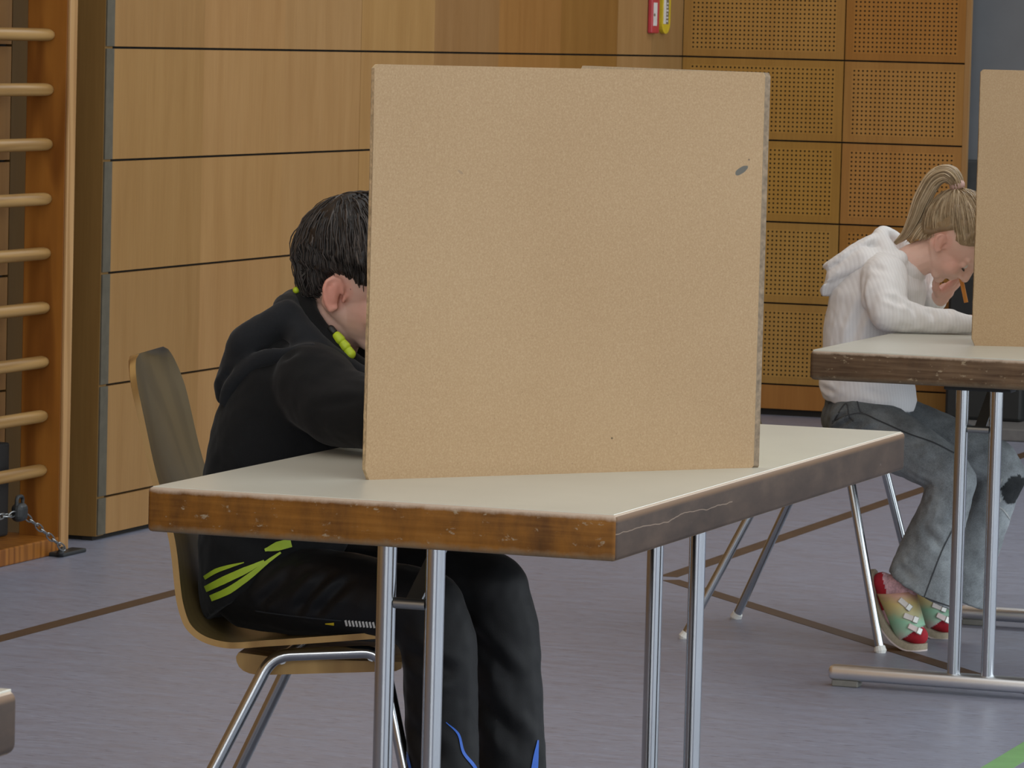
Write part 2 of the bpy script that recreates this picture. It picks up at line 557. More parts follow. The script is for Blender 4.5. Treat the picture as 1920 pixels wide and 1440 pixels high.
def frames(pts):
    T = []
    for i in range(len(pts)):
        a = pts[max(i - 1, 0)]; b = pts[min(i + 1, len(pts) - 1)]
        T.append((b - a).normalized())
    up = V(0, 0, 1) if abs(T[0].z) < 0.9 else V(1, 0, 0)
    u = T[0].cross(up).normalized()
    out = []
    for t in T:
        u = (u - t * u.dot(t)).normalized()
        out.append((u, t.cross(u).normalized()))
    return out


def tube(bm, pts, r, n=14, closed_ring=False, rz=1.0, mi=0):
    """sweep a circle along a path; r may be a list; rz flattens the second axis"""
    pts = [Vector(p) for p in pts]
    fr = frames(pts)
    rings = []
    for i, p in enumerate(pts):
        rr = r[i] if isinstance(r, (list, tuple)) else r
        u, v = fr[i]
        rings.append([bm.verts.new(p + u * cos(2 * pi * k / n) * rr + v * sin(2 * pi * k / n) * rr * rz) for k in range(n)])
    m_ = len(rings)
    for i in range(m_ if closed_ring else m_ - 1):
        A, B = rings[i], rings[(i + 1) % m_]
        for k in range(n):
            f = bm.faces.new((A[k], A[(k + 1) % n], B[(k + 1) % n], B[k])); f.material_index = mi
    if not closed_ring:
        bm.faces.new(rings[0][::-1]).material_index = mi
        bm.faces.new(rings[-1]).material_index = mi
    return rings


def ring_loft(bm, sts, n=32):
    """sts: (center, u, v) ellipse rings"""
    rings = []
    for c, u, v in sts:
        c, u, v = Vector(c), Vector(u), Vector(v)
        rings.append([bm.verts.new(c + u * cos(2 * pi * k / n) + v * sin(2 * pi * k / n)) for k in range(n)])
    for A, B in zip(rings, rings[1:]):
        for k in range(n):
            bm.faces.new((A[k], A[(k + 1) % n], B[(k + 1) % n], B[k]))
    bm.faces.new(rings[0][::-1]); bm.faces.new(rings[-1])


def ell(bm, c, r, rot=None, seg=20):
    """ellipsoid; rot = 3x3 matrix whose columns are its axes"""
    res = bmesh.ops.create_uvsphere(bm, u_segments=seg, v_segments=seg * 2 // 3, radius=1.0)
    for v in res['verts']:
        p = V(v.co.x * r[0], v.co.y * r[1], v.co.z * r[2])
        v.co = Vector(c) + ((rot @ p) if rot else p)


def cap(bm, p0, r0, p1, r1, seg=16):
    p0, p1 = Vector(p0), Vector(p1)
    d = p1 - p0
    n = 8
    pts, rs = [], []
    t = d.normalized()
    for k in range(n + 1):
        a = pi / 2 * (1 - k / n)
        pts.append(p0 - t * r0 * sin(a)); rs.append(max(r0 * cos(a), 1e-4))
    for k in range(n + 1):
        a = pi / 2 * k / n
        pts.append(p1 + t * r1 * sin(a)); rs.append(max(r1 * cos(a), 1e-4))
    up = V(0, 0, 1) if abs(t.z) < .9 else V(1, 0, 0)
    u = t.cross(up).normalized(); v = t.cross(u).normalized()
    rings = [[bm.verts.new(p + (u * cos(2 * pi * k / seg) + v * sin(2 * pi * k / seg)) * r) for k in range(seg)] for p, r in zip(pts, rs)]
    for A, B in zip(rings, rings[1:]):
        for k in range(seg):
            bm.faces.new((A[k], A[(k + 1) % seg], B[(k + 1) % seg], B[k]))
    bm.faces.new(rings[0][::-1]); bm.faces.new(rings[-1])


def chain_caps(bm, seq):
    for (p0, r0), (p1, r1) in zip(seq, seq[1:]):
        cap(bm, p0, r0, p1, r1)


def remeshed(name, bm, voxel, smooth=6, shape=None):
    """union of overlapping solids as one continuous smooth surface; shape(co, normal) -> displacement"""
    bmesh.ops.recalc_face_normals(bm, faces=bm.faces[:])
    me = bpy.data.meshes.new(name + '_src'); bm.to_mesh(me); bm.free()
    o = bpy.data.objects.new(name + '_src', me); COL.objects.link(o)
    md = o.modifiers.new('r', 'REMESH'); md.mode = 'VOXEL'; md.voxel_size = voxel; md.adaptivity = 0
    if smooth:
        s = o.modifiers.new('s', 'SMOOTH'); s.factor = 0.5; s.iterations = smooth
    dg = bpy.context.evaluated_depsgraph_get(); dg.update()
    out = bpy.data.meshes.new_from_object(o.evaluated_get(dg))
    bpy.data.objects.remove(o, do_unlink=True); bpy.data.meshes.remove(me)
    out.name = name
    if shape:
        out.update()
        nrm = [Vector(v.normal) for v in out.vertices]
        for v, n in zip(out.vertices, nrm):
            v.co = v.co + n * shape(Vector(v.co), n)
    for p in out.polygons:
        p.use_smooth = True
    out.update()
    return out


def seg_dist(p, a, b):
    ab = b - a
    t = max(0.0, min(1.0, (p - a).dot(ab) / ab.length_squared))
    return (p - (a + ab * t)).length, t


def folds_fn(folds, amp=0.0015, scale=28, seed=0.0):
    """folds: (a, b, width, depth) creases (depth > 0 pushes inwards); plus soft cloth noise"""
    F = [(Vector(a), Vector(b), w_, d) for a, b, w_, d in folds]

    def fn(p, n):
        s = 0.0
        for a, b, w_, d in F:
            if (p - a).length > (b - a).length + 4 * w_:
                continue
            q, t = seg_dist(p, a, b)
            fade = min(1.0, 4 * t * (1 - t) + 0.25)
            s -= d * math.exp(-(q / w_) ** 2) * fade
            s += 0.55 * d * math.exp(-((q - 2.0 * w_) / w_) ** 2) * fade
        q = p * scale + V(seed, seed * 2, -seed)
        s += amp * (noise.noise(q) + 0.5 * noise.noise(q * 2.3))
        return s
    return fn


def bvh_of(o):
    mw = o.matrix_world
    me = o.data
    return BVHTree.FromPolygons([v.co.copy() for v in me.vertices], [list(p.vertices) for p in me.polygons])


def on_surf(bvh, x, z, yref, off, dv):
    """point of a garment met by the line of direction dv through (x, yref, z)"""
    dv = Vector(dv).normalized()
    h = bvh.ray_cast(V(x, yref, z) - dv * 0.4, dv)
    if h[0] is None:
        return None
    n = h[1] if h[1].dot(dv) < 0 else -h[1]
    return h[0] + n * off


def ribbon_on(bm, bvh, xz, width, yref, dv, off=0.0015, n=6, taper=None):
    """strip of cloth laid on a garment along (x, z) points; taper = list of width factors"""
    pts = catmull([V(x, 0, z) for x, z in xz], n)
    rows = []
    for i, p in enumerate(pts):
        a = pts[max(i - 1, 0)]; b = pts[min(i + 1, len(pts) - 1)]
        t = (b - a).normalized(); s = V(-t.z, 0, t.x)
        wd = width
        if taper:
            f = i / (len(pts) - 1) * (len(taper) - 1); k0 = min(int(f), len(taper) - 2)
            wd = width * (taper[k0] + (taper[k0 + 1] - taper[k0]) * (f - k0))
        rows.append([on_surf(bvh, p.x + s.x * wd * .5 * k, p.z + s.z * wd * .5 * k, yref, off, dv) for k in (-1, -.33, .33, 1)])
    vs = [[bm.verts.new(h) if h is not None else None for h in row] for row in rows]
    for i in range(len(vs) - 1):
        for k in range(3):
            q = (vs[i][k], vs[i][k + 1], vs[i + 1][k + 1], vs[i + 1][k])
            if all(q):
                c = [v.co for v in q]
                if max((c[u] - c[(u + 1) % 4]).length for u in range(4)) < 0.05:
                    bm.faces.new(q)
    for v in [v for v in bm.verts if not v.link_faces]:
        bm.verts.remove(v)


VB = (-0.368, 0.925, -0.098)     # across the boy from his right side
VG = (-0.247, 0.966, -0.083)     # across the girl from her right side


# ------------------------------------------------------------------ the setting
bm = bmesh.new()
box(bm, -5.6, 4.4, -6.0, 17.2, -0.1, 0.0)
struct(obj('floor', bm, MT['lino']))
bm = bmesh.new()
box(bm, -5.6, 4.4, -6.0, 17.2, 6.5, 6.6)
struct(obj('ceiling', bm, MT['white_paint']))
bm = bmesh.new()
box(bm, 4.4, 4.55, -6.0, 17.2, 0, 0.25); box(bm, 4.4, 4.55, -6.0, 17.2, 5.1, 6.5)
for k in range(7):
    y = -6 + k * 3.8
    box(bm, 4.4, 4.55, y, y + 0.35, 0.25, 5.1)
struct(obj('wall_right', bm, MT['white_paint']))
bm = bmesh.new()
box(bm, -5.6, 4.55, -6.1, -6.0, 0, 6.5)
struct(obj('wall_front', bm, MT['white_paint']))

JZ = [0.1176 + 0.3059 * k for k in range(12)]      # heights of the horizontal joints
WX, CY, RY = -5.14, 11.281, 16.509                 # left wall plane, its near corner, end wall plane


def panel(bm, lay, axis, plane, a0, a1, z0, z1, tint, depth=0.02, mi=0, sgn=1):
    if axis == 'X':   # faces +X
        vs = box(bm, plane - depth, plane, a0, a1, z0, z1, mi=mi)
    else:             # faces -Y
        vs = box(bm, a0, a1, plane, plane + depth, z0, z1, mi=mi)
    for f in set(f for v in vs for f in v.link_faces):
        for lp in f.loops:
            lp[lay] = (*tint, 1)


def tints(k):
    g = random.Random(k)
    t = 1.0 + g.uniform(-0.09, 0.09)
    return (t, t * (1 + g.uniform(-0.03, 0.02)), t * (1 + g.uniform(-0.07, 0.03)))


bm = bmesh.new(); lay = bm.loops.layers.color.new('tint')
zs = [0.012] + JZ
G = 0.0032
seams = [11.335, 11.95, 12.55, 13.173, 13.82, 14.44, 15.08, 15.716, 16.12, 16.509]
gapped = {13.173, 15.716}
for zi, (za, zb) in enumerate(zip(zs, zs[1:])):
    panel(bm, lay, 'X', WX, CY + 0.004, 11.335, za + G, zb - G, (1, 1, 1), mi=1)
    for si, (ya, yb) in enumerate(zip(seams, seams[1:])):
        t = tints(si * 7 + 3)
        if 14.44 <= ya < 15.7:
            t = tuple(a * b for a, b in zip(t, (0.92, 0.86, 0.74)))
        t2 = tints(zi * 31 + 5); t = tuple(a * (0.7 + 0.3 * b) for a, b in zip(t, t2))
        panel(bm, lay, 'X', WX, ya + (0.0016 if ya in gapped else 0), yb - (0.0016 if yb in gapped else 0), za + G, zb - G, t)
panel(bm, lay, 'X', WX - 0.018, CY + 0.006, RY + 0.2, 0.0, 3.5, (1, 1, 1), 0.03, mi=2)
panel(bm, lay, 'X', WX, CY, RY, 3.49, 6.5, (1, 1, 1), 0.05)
# return of the niche, facing the camera, and the set-back wall of the niche
panel(bm, lay, 'Y', CY, -5.42, WX - 0.0045, 0.012, 6.5, (0.80, 0.80, 0.72), 0.05)  # tint bakes in the weaker light on this side of the veneer
panel(bm, lay, 'Y', CY + 0.012, -5.42, WX - 0.021, 0.0, 6.5, (0.2, 0.2, 0.2), 0.03, mi=2)
for za, zb in zip(zs, zs[1:]):
    panel(bm, lay, 'X', -5.28, 5.0, 10.985, za + G, zb - G, (0.85, 0.82, 0.78))
panel(bm, lay, 'X', -5.28, 10.99, CY, 0.0, 3.5, (0.55, 0.55, 0.5))
panel(bm, lay, 'X', -5.298, 5.0, CY, 0.0, 3.5, (1, 1, 1), 0.03, mi=2)
panel(bm, lay, 'X', -5.28, 5.0, CY, 3.48, 6.5, (1, 1, 1), 0.05)
panel(bm, lay, 'X', WX, -6.0, 5.0, 0, 6.5, (1, 1, 1), 0.2)
struct(obj('wall_left', bm, [MT['veneer'], MT['mdf_edge'], MT['gap']]))

# end wall: perforated acoustic tiles
bm = bmesh.new(); lay = bm.loops.layers.color.new('tint'); uvl = bm.loops.layers.uv.new('holes')
PX = [WX, -4.506, -4.043]
for zi, (za, zb) in enumerate(zip([0.022] + JZ, JZ)):
    for ci, (xa, xb) in enumerate(zip(PX, PX[1:])):
        t = tints(zi * 13 + ci * 5 + 90)
        t = tuple(a * b * 0.98 for a, b in zip(t, (1.06, 0.98, 0.80)))
        panel(bm, lay, 'Y', RY, xa + G * .8, xb - G * .8, za + G, zb - G, t)
        if zi == 0:
            continue
        mx, mz = 0.043, 0.036
        ncol = round((xb - xa - 2 * mx) / 0.01665) + 1
        nrow = 15
        x0, x1 = (xa + xb) / 2 - ncol * 0.01665 / 2, (xa + xb) / 2 + ncol * 0.01665 / 2
        z0, z1 = (za + zb) / 2 - nrow * 0.0166 / 2, (za + zb) / 2 + nrow * 0.0166 / 2
        vs = [bm.verts.new(p) for p in ((x0, RY - 0.0004, z0), (x1, RY - 0.0004, z0), (x1, RY - 0.0004, z1), (x0, RY - 0.0004, z1))]
        f = bm.faces.new(vs); f.material_index = 1
        for lp, uv in zip(f.loops, ((0, 0), (ncol, 0), (ncol, nrow), (0, nrow))):
            lp[uvl].uv = uv; lp[lay] = (*t, 1)
panel(bm, lay, 'Y', RY + 0.018, WX - 0.2, PX[-1] - 0.004, 0.0, 3.6, (1, 1, 1), 0.03, mi=2)
panel(bm, lay, 'Y', RY, WX, PX[-1], 3.49, 6.5, (1, 1, 1), 0.05)
panel(bm, lay, 'Y', RY + 0.0, PX[-1] - 0.002, PX[-1] + 0.016, 0.02, 6.5, (1.15, 1.2, 1.25), 0.025)
struct(obj('wall_back', bm, [MT['veneer'], MT['perf'], MT['gap']]))
# grey wall behind the opening, dark padding below it, low plinth in front
bm = bmesh.new()
box(bm, -4.8, 4.55, 16.66, 16.8, 0.98, 6.5)
struct(obj('wall_end', bm, MT['wallgrey']))
bm = bmesh.new()
box(bm, -4.8, 4.4, 16.60, 16.66, 0.05, 0.985, 0.01)
struct(obj('trim_1', bm, MT['dado']))
bm = bmesh.new()
box(bm, -4.012, 3.0, 15.93, 16.60, 0.0, 0.046, 0.006)
struct(obj('trim_2', bm, MT['plinth']))


def floor_line(name, pts, wd, mat):
    bm = bmesh.new()
    a, b = Vector(pts[0]), Vector(pts[1])
    t = (b - a).normalized(); s = V(-t.y, t.x, 0) * wd / 2
    vs = [bm.verts.new(p) for p in (a - s, b - s, b + s, a + s)]
    f = bm.faces.new(vs)
    r = bmesh.ops.extrude_face_region(bm, geom=[f])
    bmesh.ops.translate(bm, verts=[g for g in r['geom'] if isinstance(g, bmesh.types.BMVert)], vec=(0, 0, 0.0006))
    bmesh.ops.translate(bm, verts=bm.verts, vec=(0, 0, 0.0001))
    return obj(name, bm, mat)


tag(floor_line('court_line', ((-4.50, 2.0, 0), (-4.50, 15.8, 0)), 0.05, MT['line_brown']),
    'brown painted court line on the floor at the left, passing behind the boy\'s chair', 'floor line', 'painted court lines')
tag(floor_line('court_line', ((-3.525, 11.33, 0), (-3.525, 15.9, 0)), 0.05, MT['line_brown']),
    'straight brown court line running to the back right behind the girl\'s chair', 'floor line', 'painted court lines')
tag(floor_line('court_line', ((-3.497, 11.262, 0), (-2.16, 9.67, 0)), 0.05, MT['line_brown']),
    'slanting brown court line passing under the feet of the far table', 'floor line', 'painted court lines')
tag(floor_line('court_line', ((-2.005, 6.9, 0), (-2.005, 9.35, 0)), 0.058, MT['line_green']),
    'green painted court line on the floor in the bottom right corner', 'floor line', 'painted court lines')

# ------------------------------------------------------------------ wall bars
bars = thing('wall_bars', 'wooden gymnastics wall bars with round rungs in the niche at the left', 'wall bars', (-5.15, 10.6, 0))
OB = V(5.15, -10.6, 0)
for y in (10.945, 9.95):
    bm = bmesh.new()
    box(bm, -5.215, -5.0992, y, y + 0.045, 0.0, 2.75, 0.002, 1)
    u = obj('upright', bm, MT['pine'], bars, off=OB)
    bm = bmesh.new()
    box(bm, -5.099, -5.091, y - 0.0005, y + 0.0455, 0.0, 2.75, 0.002, 2)
    obj('front_edge', bm, MT['pine_light'], u, off=OB)
for k in range(18):
    z = 0.222 + 0.1437 * k
    bm = bmesh.new()
    ys = [9.96, 10.0] + [10.0 + 0.9 * i / 6 for i in range(1, 7)] + [10.925, 10.94, 10.9465]
    rs = [0.0185] * (len(ys) - 3) + [0.0180, 0.0150, 0.010]
    tube(bm, [(-5.148, y, z) for y in ys], rs, 16, rz=0.92)
    obj('rung', bm, MT['rung'], bars, smooth=True, off=OB)
bm = bmesh.new()
box(bm, -5.28, -5.098, 9.9, 10.985, 0.0, 0.046, 0.004)
obj('base_board', bm, MT['pine'], bars, off=OB)

bm = bmesh.new()
box(bm, -5.272, -5.222, 10.1, 10.897, 0.047, 0.295, 0.006)
tag(obj('padded_board', bm, MT['black_vinyl']), 'black padded board standing behind the lowest wall bar rungs', 'board')

ch = thing('chain_lock', 'black padlock on a steel chain at the foot of the wall bars', 'lock', (-5.06, 10.63, 0))
OC = V(5.06, -10.63, 0)
bm = bmesh.new()
box(bm, -5.080, -5.048, 10.604, 10.658, 0.118, 0.166, 0.015, 4)
tube(bm, round_path([(-5.064, 10.612, 0.16), (-5.064, 10.612, 0.183), (-5.064, 10.648, 0.183), (-5.064, 10.648, 0.16)], 0.015), 0.005, 8)
lock = obj('padlock', bm, MT['black_metal'], ch, smooth=False, off=OC)


def links(a, b, n, name='chain_link'):
    a, b = Vector(a), Vector(b)
    t = (b - a).normalized()
    s = t.cross(V(0.3, 0.2, 1)).normalized(); q = t.cross(s)
    L = (b - a).length / n
    for i in range(n):
        c = a + (b - a) * ((i + .5) / n)
        bm = bmesh.new()
        sd = s if i % 2 else q
        pts = [c + t * cos(2 * pi * k / 14) * L * .68 + sd * sin(2 * pi * k / 14) * 0.0075 for k in range(14)]
        tube(bm, pts, 0.0022, 6, True)
        obj(name, bm, MT['chrome_dull'], ch, smooth=True, off=OC)


links((-5.06, 10.655, 0.132), (-5.048, 10.872, 0.024), 7)
links((-5.064, 10.37, 0.142), (-5.064, 10.606, 0.14), 7)
bm = bmesh.new()
box(bm, -5.10, -5.055, 10.885, 11.03, 0.0, 0.011, 0.004)
cap(bm, (-5.062, 10.88, 0.012), 0.010, (-5.066, 10.90, 0.02), 0.007)
obj('floor_hook', bm, MT['black_metal'], ch, off=OC)

# ------------------------------------------------------------------ cases on the wall
case = thing('wall_case', 'red flat case with a white label hanging high on the wooden wall', 'case', (WX, 16.12, 1.424))
bm = bmesh.new(); box(bm, 0.001, 0.02, -0.055, 0.032, 0.0, 0.32, 0.005)
obj('case_body', bm, MT['red_case'], case)
bm = bmesh.new(); box(bm, 0.0195, 0.0212, -0.046, -0.002, 0.028, 0.113)
l_ = obj('label', bm, MT['label_white'], case)
bm = bmesh.new(); ell(bm, (0.0212, -0.034, 0.068), (0.0006, 0.012, 0.006), seg=12)
obj('mark', bm, MT['label_dark'], l_)
case = thing('wall_case', 'yellow round-ended case with a dark label hanging high beside the red case', 'case', (WX, 16.245, 1.424))
bm = bmesh.new()
prof = [(0.052 * cos(a), 0.052 + 0.052 * sin(a) * 0.85) for a in [pi + pi * k / 14 for k in range(15)]] + [(0.052, 0.32), (-0.052, 0.32)]
bot = [bm.verts.new((0.001, y, z - 0.008)) for y, z in prof]; top = [bm.verts.new((0.016, y, z - 0.008)) for y, z in prof]
bm.faces.new(bot[::-1]); bm.faces.new(top)
for i in range(len(prof)):
    j = (i + 1) % len(prof)
    bm.faces.new((bot[i], bot[j], top[j], top[i]))
obj('case_body', bm, MT['yellow_case'], case)
bm = bmesh.new(); box(bm, 0.0155, 0.0172, -0.034, -0.006, 0.036, 0.128)
l_ = obj('label', bm, MT['label_white'], case)
bm = bmesh.new(); box(bm, 0.0155, 0.0172, -0.006, 0.026, 0.036, 0.128)
l2 = obj('label', bm, MT['label_dark'], case)
l2['label'] = 'dark half of the label'
bm = bmesh.new()
g = random.Random(3)
for k in range(6):
    z = 0.044 + 0.013 * k
    box(bm, 0.0172, 0.0177, -0.003 + g.uniform(0, .006), 0.012 + g.uniform(0, .01), z, z + 0.006)
obj('print', bm, MT['label_white'], l2)

bm = bmesh.new()
box(bm, -4.008, -3.72, 16.22, 16.52, 0.046, 0.57, 0.012)
tag(obj('black_box', bm, MT['black_vinyl']), 'black box standing on the grey plinth behind the girl', 'box')


# ------------------------------------------------------------------ tables
TW, TL, TH = 0.71, 1.59, 0.74
TX = -2.648


def table(y0, y_front, y_rear, label, edge='edge', round_=0.007):
    t = thing('folding_table', label, 'table', (TX, y0, 0), 0, 'school tables with cream tops')
    bm = bmesh.new()
    vs = box(bm, 0.0, TW, 0.0, TL, TH - 0.0655, TH - 0.0006, round_, 4)
    for f in bm.faces:
        c = f.calc_center_median(); f.normal_update()
        if abs(f.normal.x) > 0.6:
            f.material_index = 1
    core = obj('tabletop', bm, [MT[edge], MT['edge_long']], t)
    autosmooth(core, 50)
    bm = bmesh.new()
    box(bm, 0.006, TW - 0.006, 0.005, TL - 0.006, TH - 0.006, TH, 0.0006, 1)
    obj('laminate', bm, MT['laminate'], t)
    for yl, sg in ((y_front, 1), (y_rear, -1)):
        cx = TW / 2
        for dx in (-0.0375, 0.0375):
            bm = bmesh.new()
            tube(bm, [(cx + dx, yl, 0.04), (cx + dx, yl, TH - 0.066)], 0.0142, 24)
            autosmooth(obj('leg', bm, MT['chrome'], t))
        bm = bmesh.new()
        tube(bm, [(cx - 0.024, yl, 0.578), (cx + 0.024, yl, 0.578)], 0.008, 14)
        autosmooth(obj('crossbar', bm, MT['chrome_dull'], t))
        bm = bmesh.new()
        vs = box(bm, cx - 0.012, cx + 0.012, -0.0025, 0.0025, 0.0, 0.176)
        R_ = Matrix.Rotation(rad(-57 * sg), 4, 'X')
        for v in vs:
            v.co = R_ @ v.co + V(0, yl + 0.005 * sg, 0.575)
        for v in list(bm.verts):
            v.co.z = min(v.co.z, TH - 0.066)
        obj('brace', bm, MT['chrome_dull'], t)
        bm = bmesh.new()
        box(bm, cx - 0.075, cx + 0.075, yl - 0.022, yl + 0.022, TH - 0.078, TH - 0.066, 0.003)
        obj('bracket', bm, MT['black_metal'], t)
        bm = bmesh.new()
        fl = 0.312
        n = 20
        sec = [(0.026 * (abs(cos(a)) ** .7) * (1 if cos(a) > 0 else -1), 0.0165 * (abs(sin(a)) ** .7) * (1 if sin(a) > 0 else -1)) for a in [2 * pi * k / n for k in range(n)]]
        rings = []
        for x, s_ in ((cx - fl, .82), (cx - fl + .004, .96), (cx - fl + 0.01, 1), (cx + fl - 0.01, 1), (cx + fl - .004, .96), (cx + fl, .82)):
            rings.append([bm.verts.new((x, yl + a * s_, 0.0295 + b * s_)) for a, b in sec])
        for A, B in zip(rings, rings[1:]):
            for k in range(n):
                bm.faces.new((A[k], A[(k + 1) % n], B[(k + 1) % n], B[k]))
        bm.faces.new(rings[0][::-1]); bm.faces.new(rings[-1])
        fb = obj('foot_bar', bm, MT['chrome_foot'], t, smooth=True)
        autosmooth(fb, 50)
        for s_ in (-1, 1):
            bm = bmesh.new()
            xa = cx + s_ * (fl - 0.006); xb = cx + s_ * (fl - 0.066)
            box(bm, min(xa, xb), max(xa, xb), yl - 0.019, yl + 0.019, 0.0, 0.0145, 0.003)
            obj('foot_pad', bm, MT['pad'], fb)
    return t


table(5.982, 0.14, 1.43, 'nearest table, cream top with a chipped orange-brown front edge, where the boy sits')
table(9.492, 0.10, 1.29, 'far table with cream top and dull brown edge where the girl sits', 'edge_dull', 0.011)
table(4.075 - TL, 0.14, 1.43, 'table whose pale worn corner shows at the bottom left of the picture', 'edge_dull', 0.011)


# ------------------------------------------------------------------ privacy screens
def screen(hinge, a_end, b_end, h, label, du=0.0, thick=0.009):
    """two fibreboard panels hinged along one upright edge"""
    t = thing('privacy_screen', label, 'screen', (hinge[0], hinge[1], TH), 0, 'folding privacy screens')
    H = V(hinge[0], hinge[1], 0)
    for which, end in enumerate((a_end, b_end)):
        E_ = V(end[0], end[1], 0)
        d = (H - E_); L = d.length; d.normalize()
        nrm = V(d.y, -d.x, 0)           # towards the camera for the front panel
        Hs = H
        if which == 1:      # the rear panel closes against the edge of the front one
            Hs = H + (H - V(a_end[0], a_end[1], 0)).normalized() * 0.0005
            d = (Hs - E_); L = d.length; d.normalize()
            nrm = V(d.y, -d.x, 0)
        bm = bmesh.new(); uvl = bm.loops.layers.uv.new('panel')
        ch_ = 0.006
        out = [(ch_ * 1.2, 0), (L - ch_ * .5, 0), (L, ch_ * .5), (L, h - ch_), (L - ch_, h), (ch_, h), (0, h - ch_), (0, ch_ * 2.6)]
        g = random.Random(4 + which)
        # slightly chipped sides
        side = [(0 + g.uniform(0, .0011), h - ch_ - (h - 4 * ch_) * k / 30) for k in range(1, 30)]
        out = out[:7] + side + out[7:]
        A = [bm.verts.new(E_ - H + d * x + V(0, 0, z)) for x, z in out]
        B = [bm.verts.new(E_ - H + d * x + V(0, 0, z) - nrm * thick) for x, z in out]
        if which == 1:
            for v in A + B:
                v.co += nrm * thick * 0.0
        f1 = bm.faces.new(A); f2 = bm.faces.new(B[::-1])
        for f, ps in ((f1, out), (f2, out[::-1])):
            for lp, p in zip(f.loops, ps):
                lp[uvl].uv = (p[0] + du, p[1]) if which == 0 else (p[0] + 3, p[1])
        for i in range(len(A)):
            j = (i + 1) % len(A)
            f = bm.faces.new((A[i], B[i], B[j], A[j])); f.material_index = 1
            for lp in f.loops:
                lp[uvl].uv = (5, 5)
        bmesh.ops.triangulate(bm, faces=[f1, f2])
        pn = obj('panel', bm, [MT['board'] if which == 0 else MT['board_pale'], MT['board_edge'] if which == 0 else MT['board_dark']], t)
        if which == 1:
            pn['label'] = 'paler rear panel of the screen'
    return t


screen((-1.975, 6.776), (-2.416, 6.247), (-2.438, 7.262), 0.612,
       'brown fibreboard screen with a grey smudge standing on the nearest table before the boy')
screen((-1.745, 10.125), (-2.382, 9.872), (-2.22, 10.62), 0.612,
       'brown fibreboard screen on the far table, cut off by the right of the picture', 9.0)


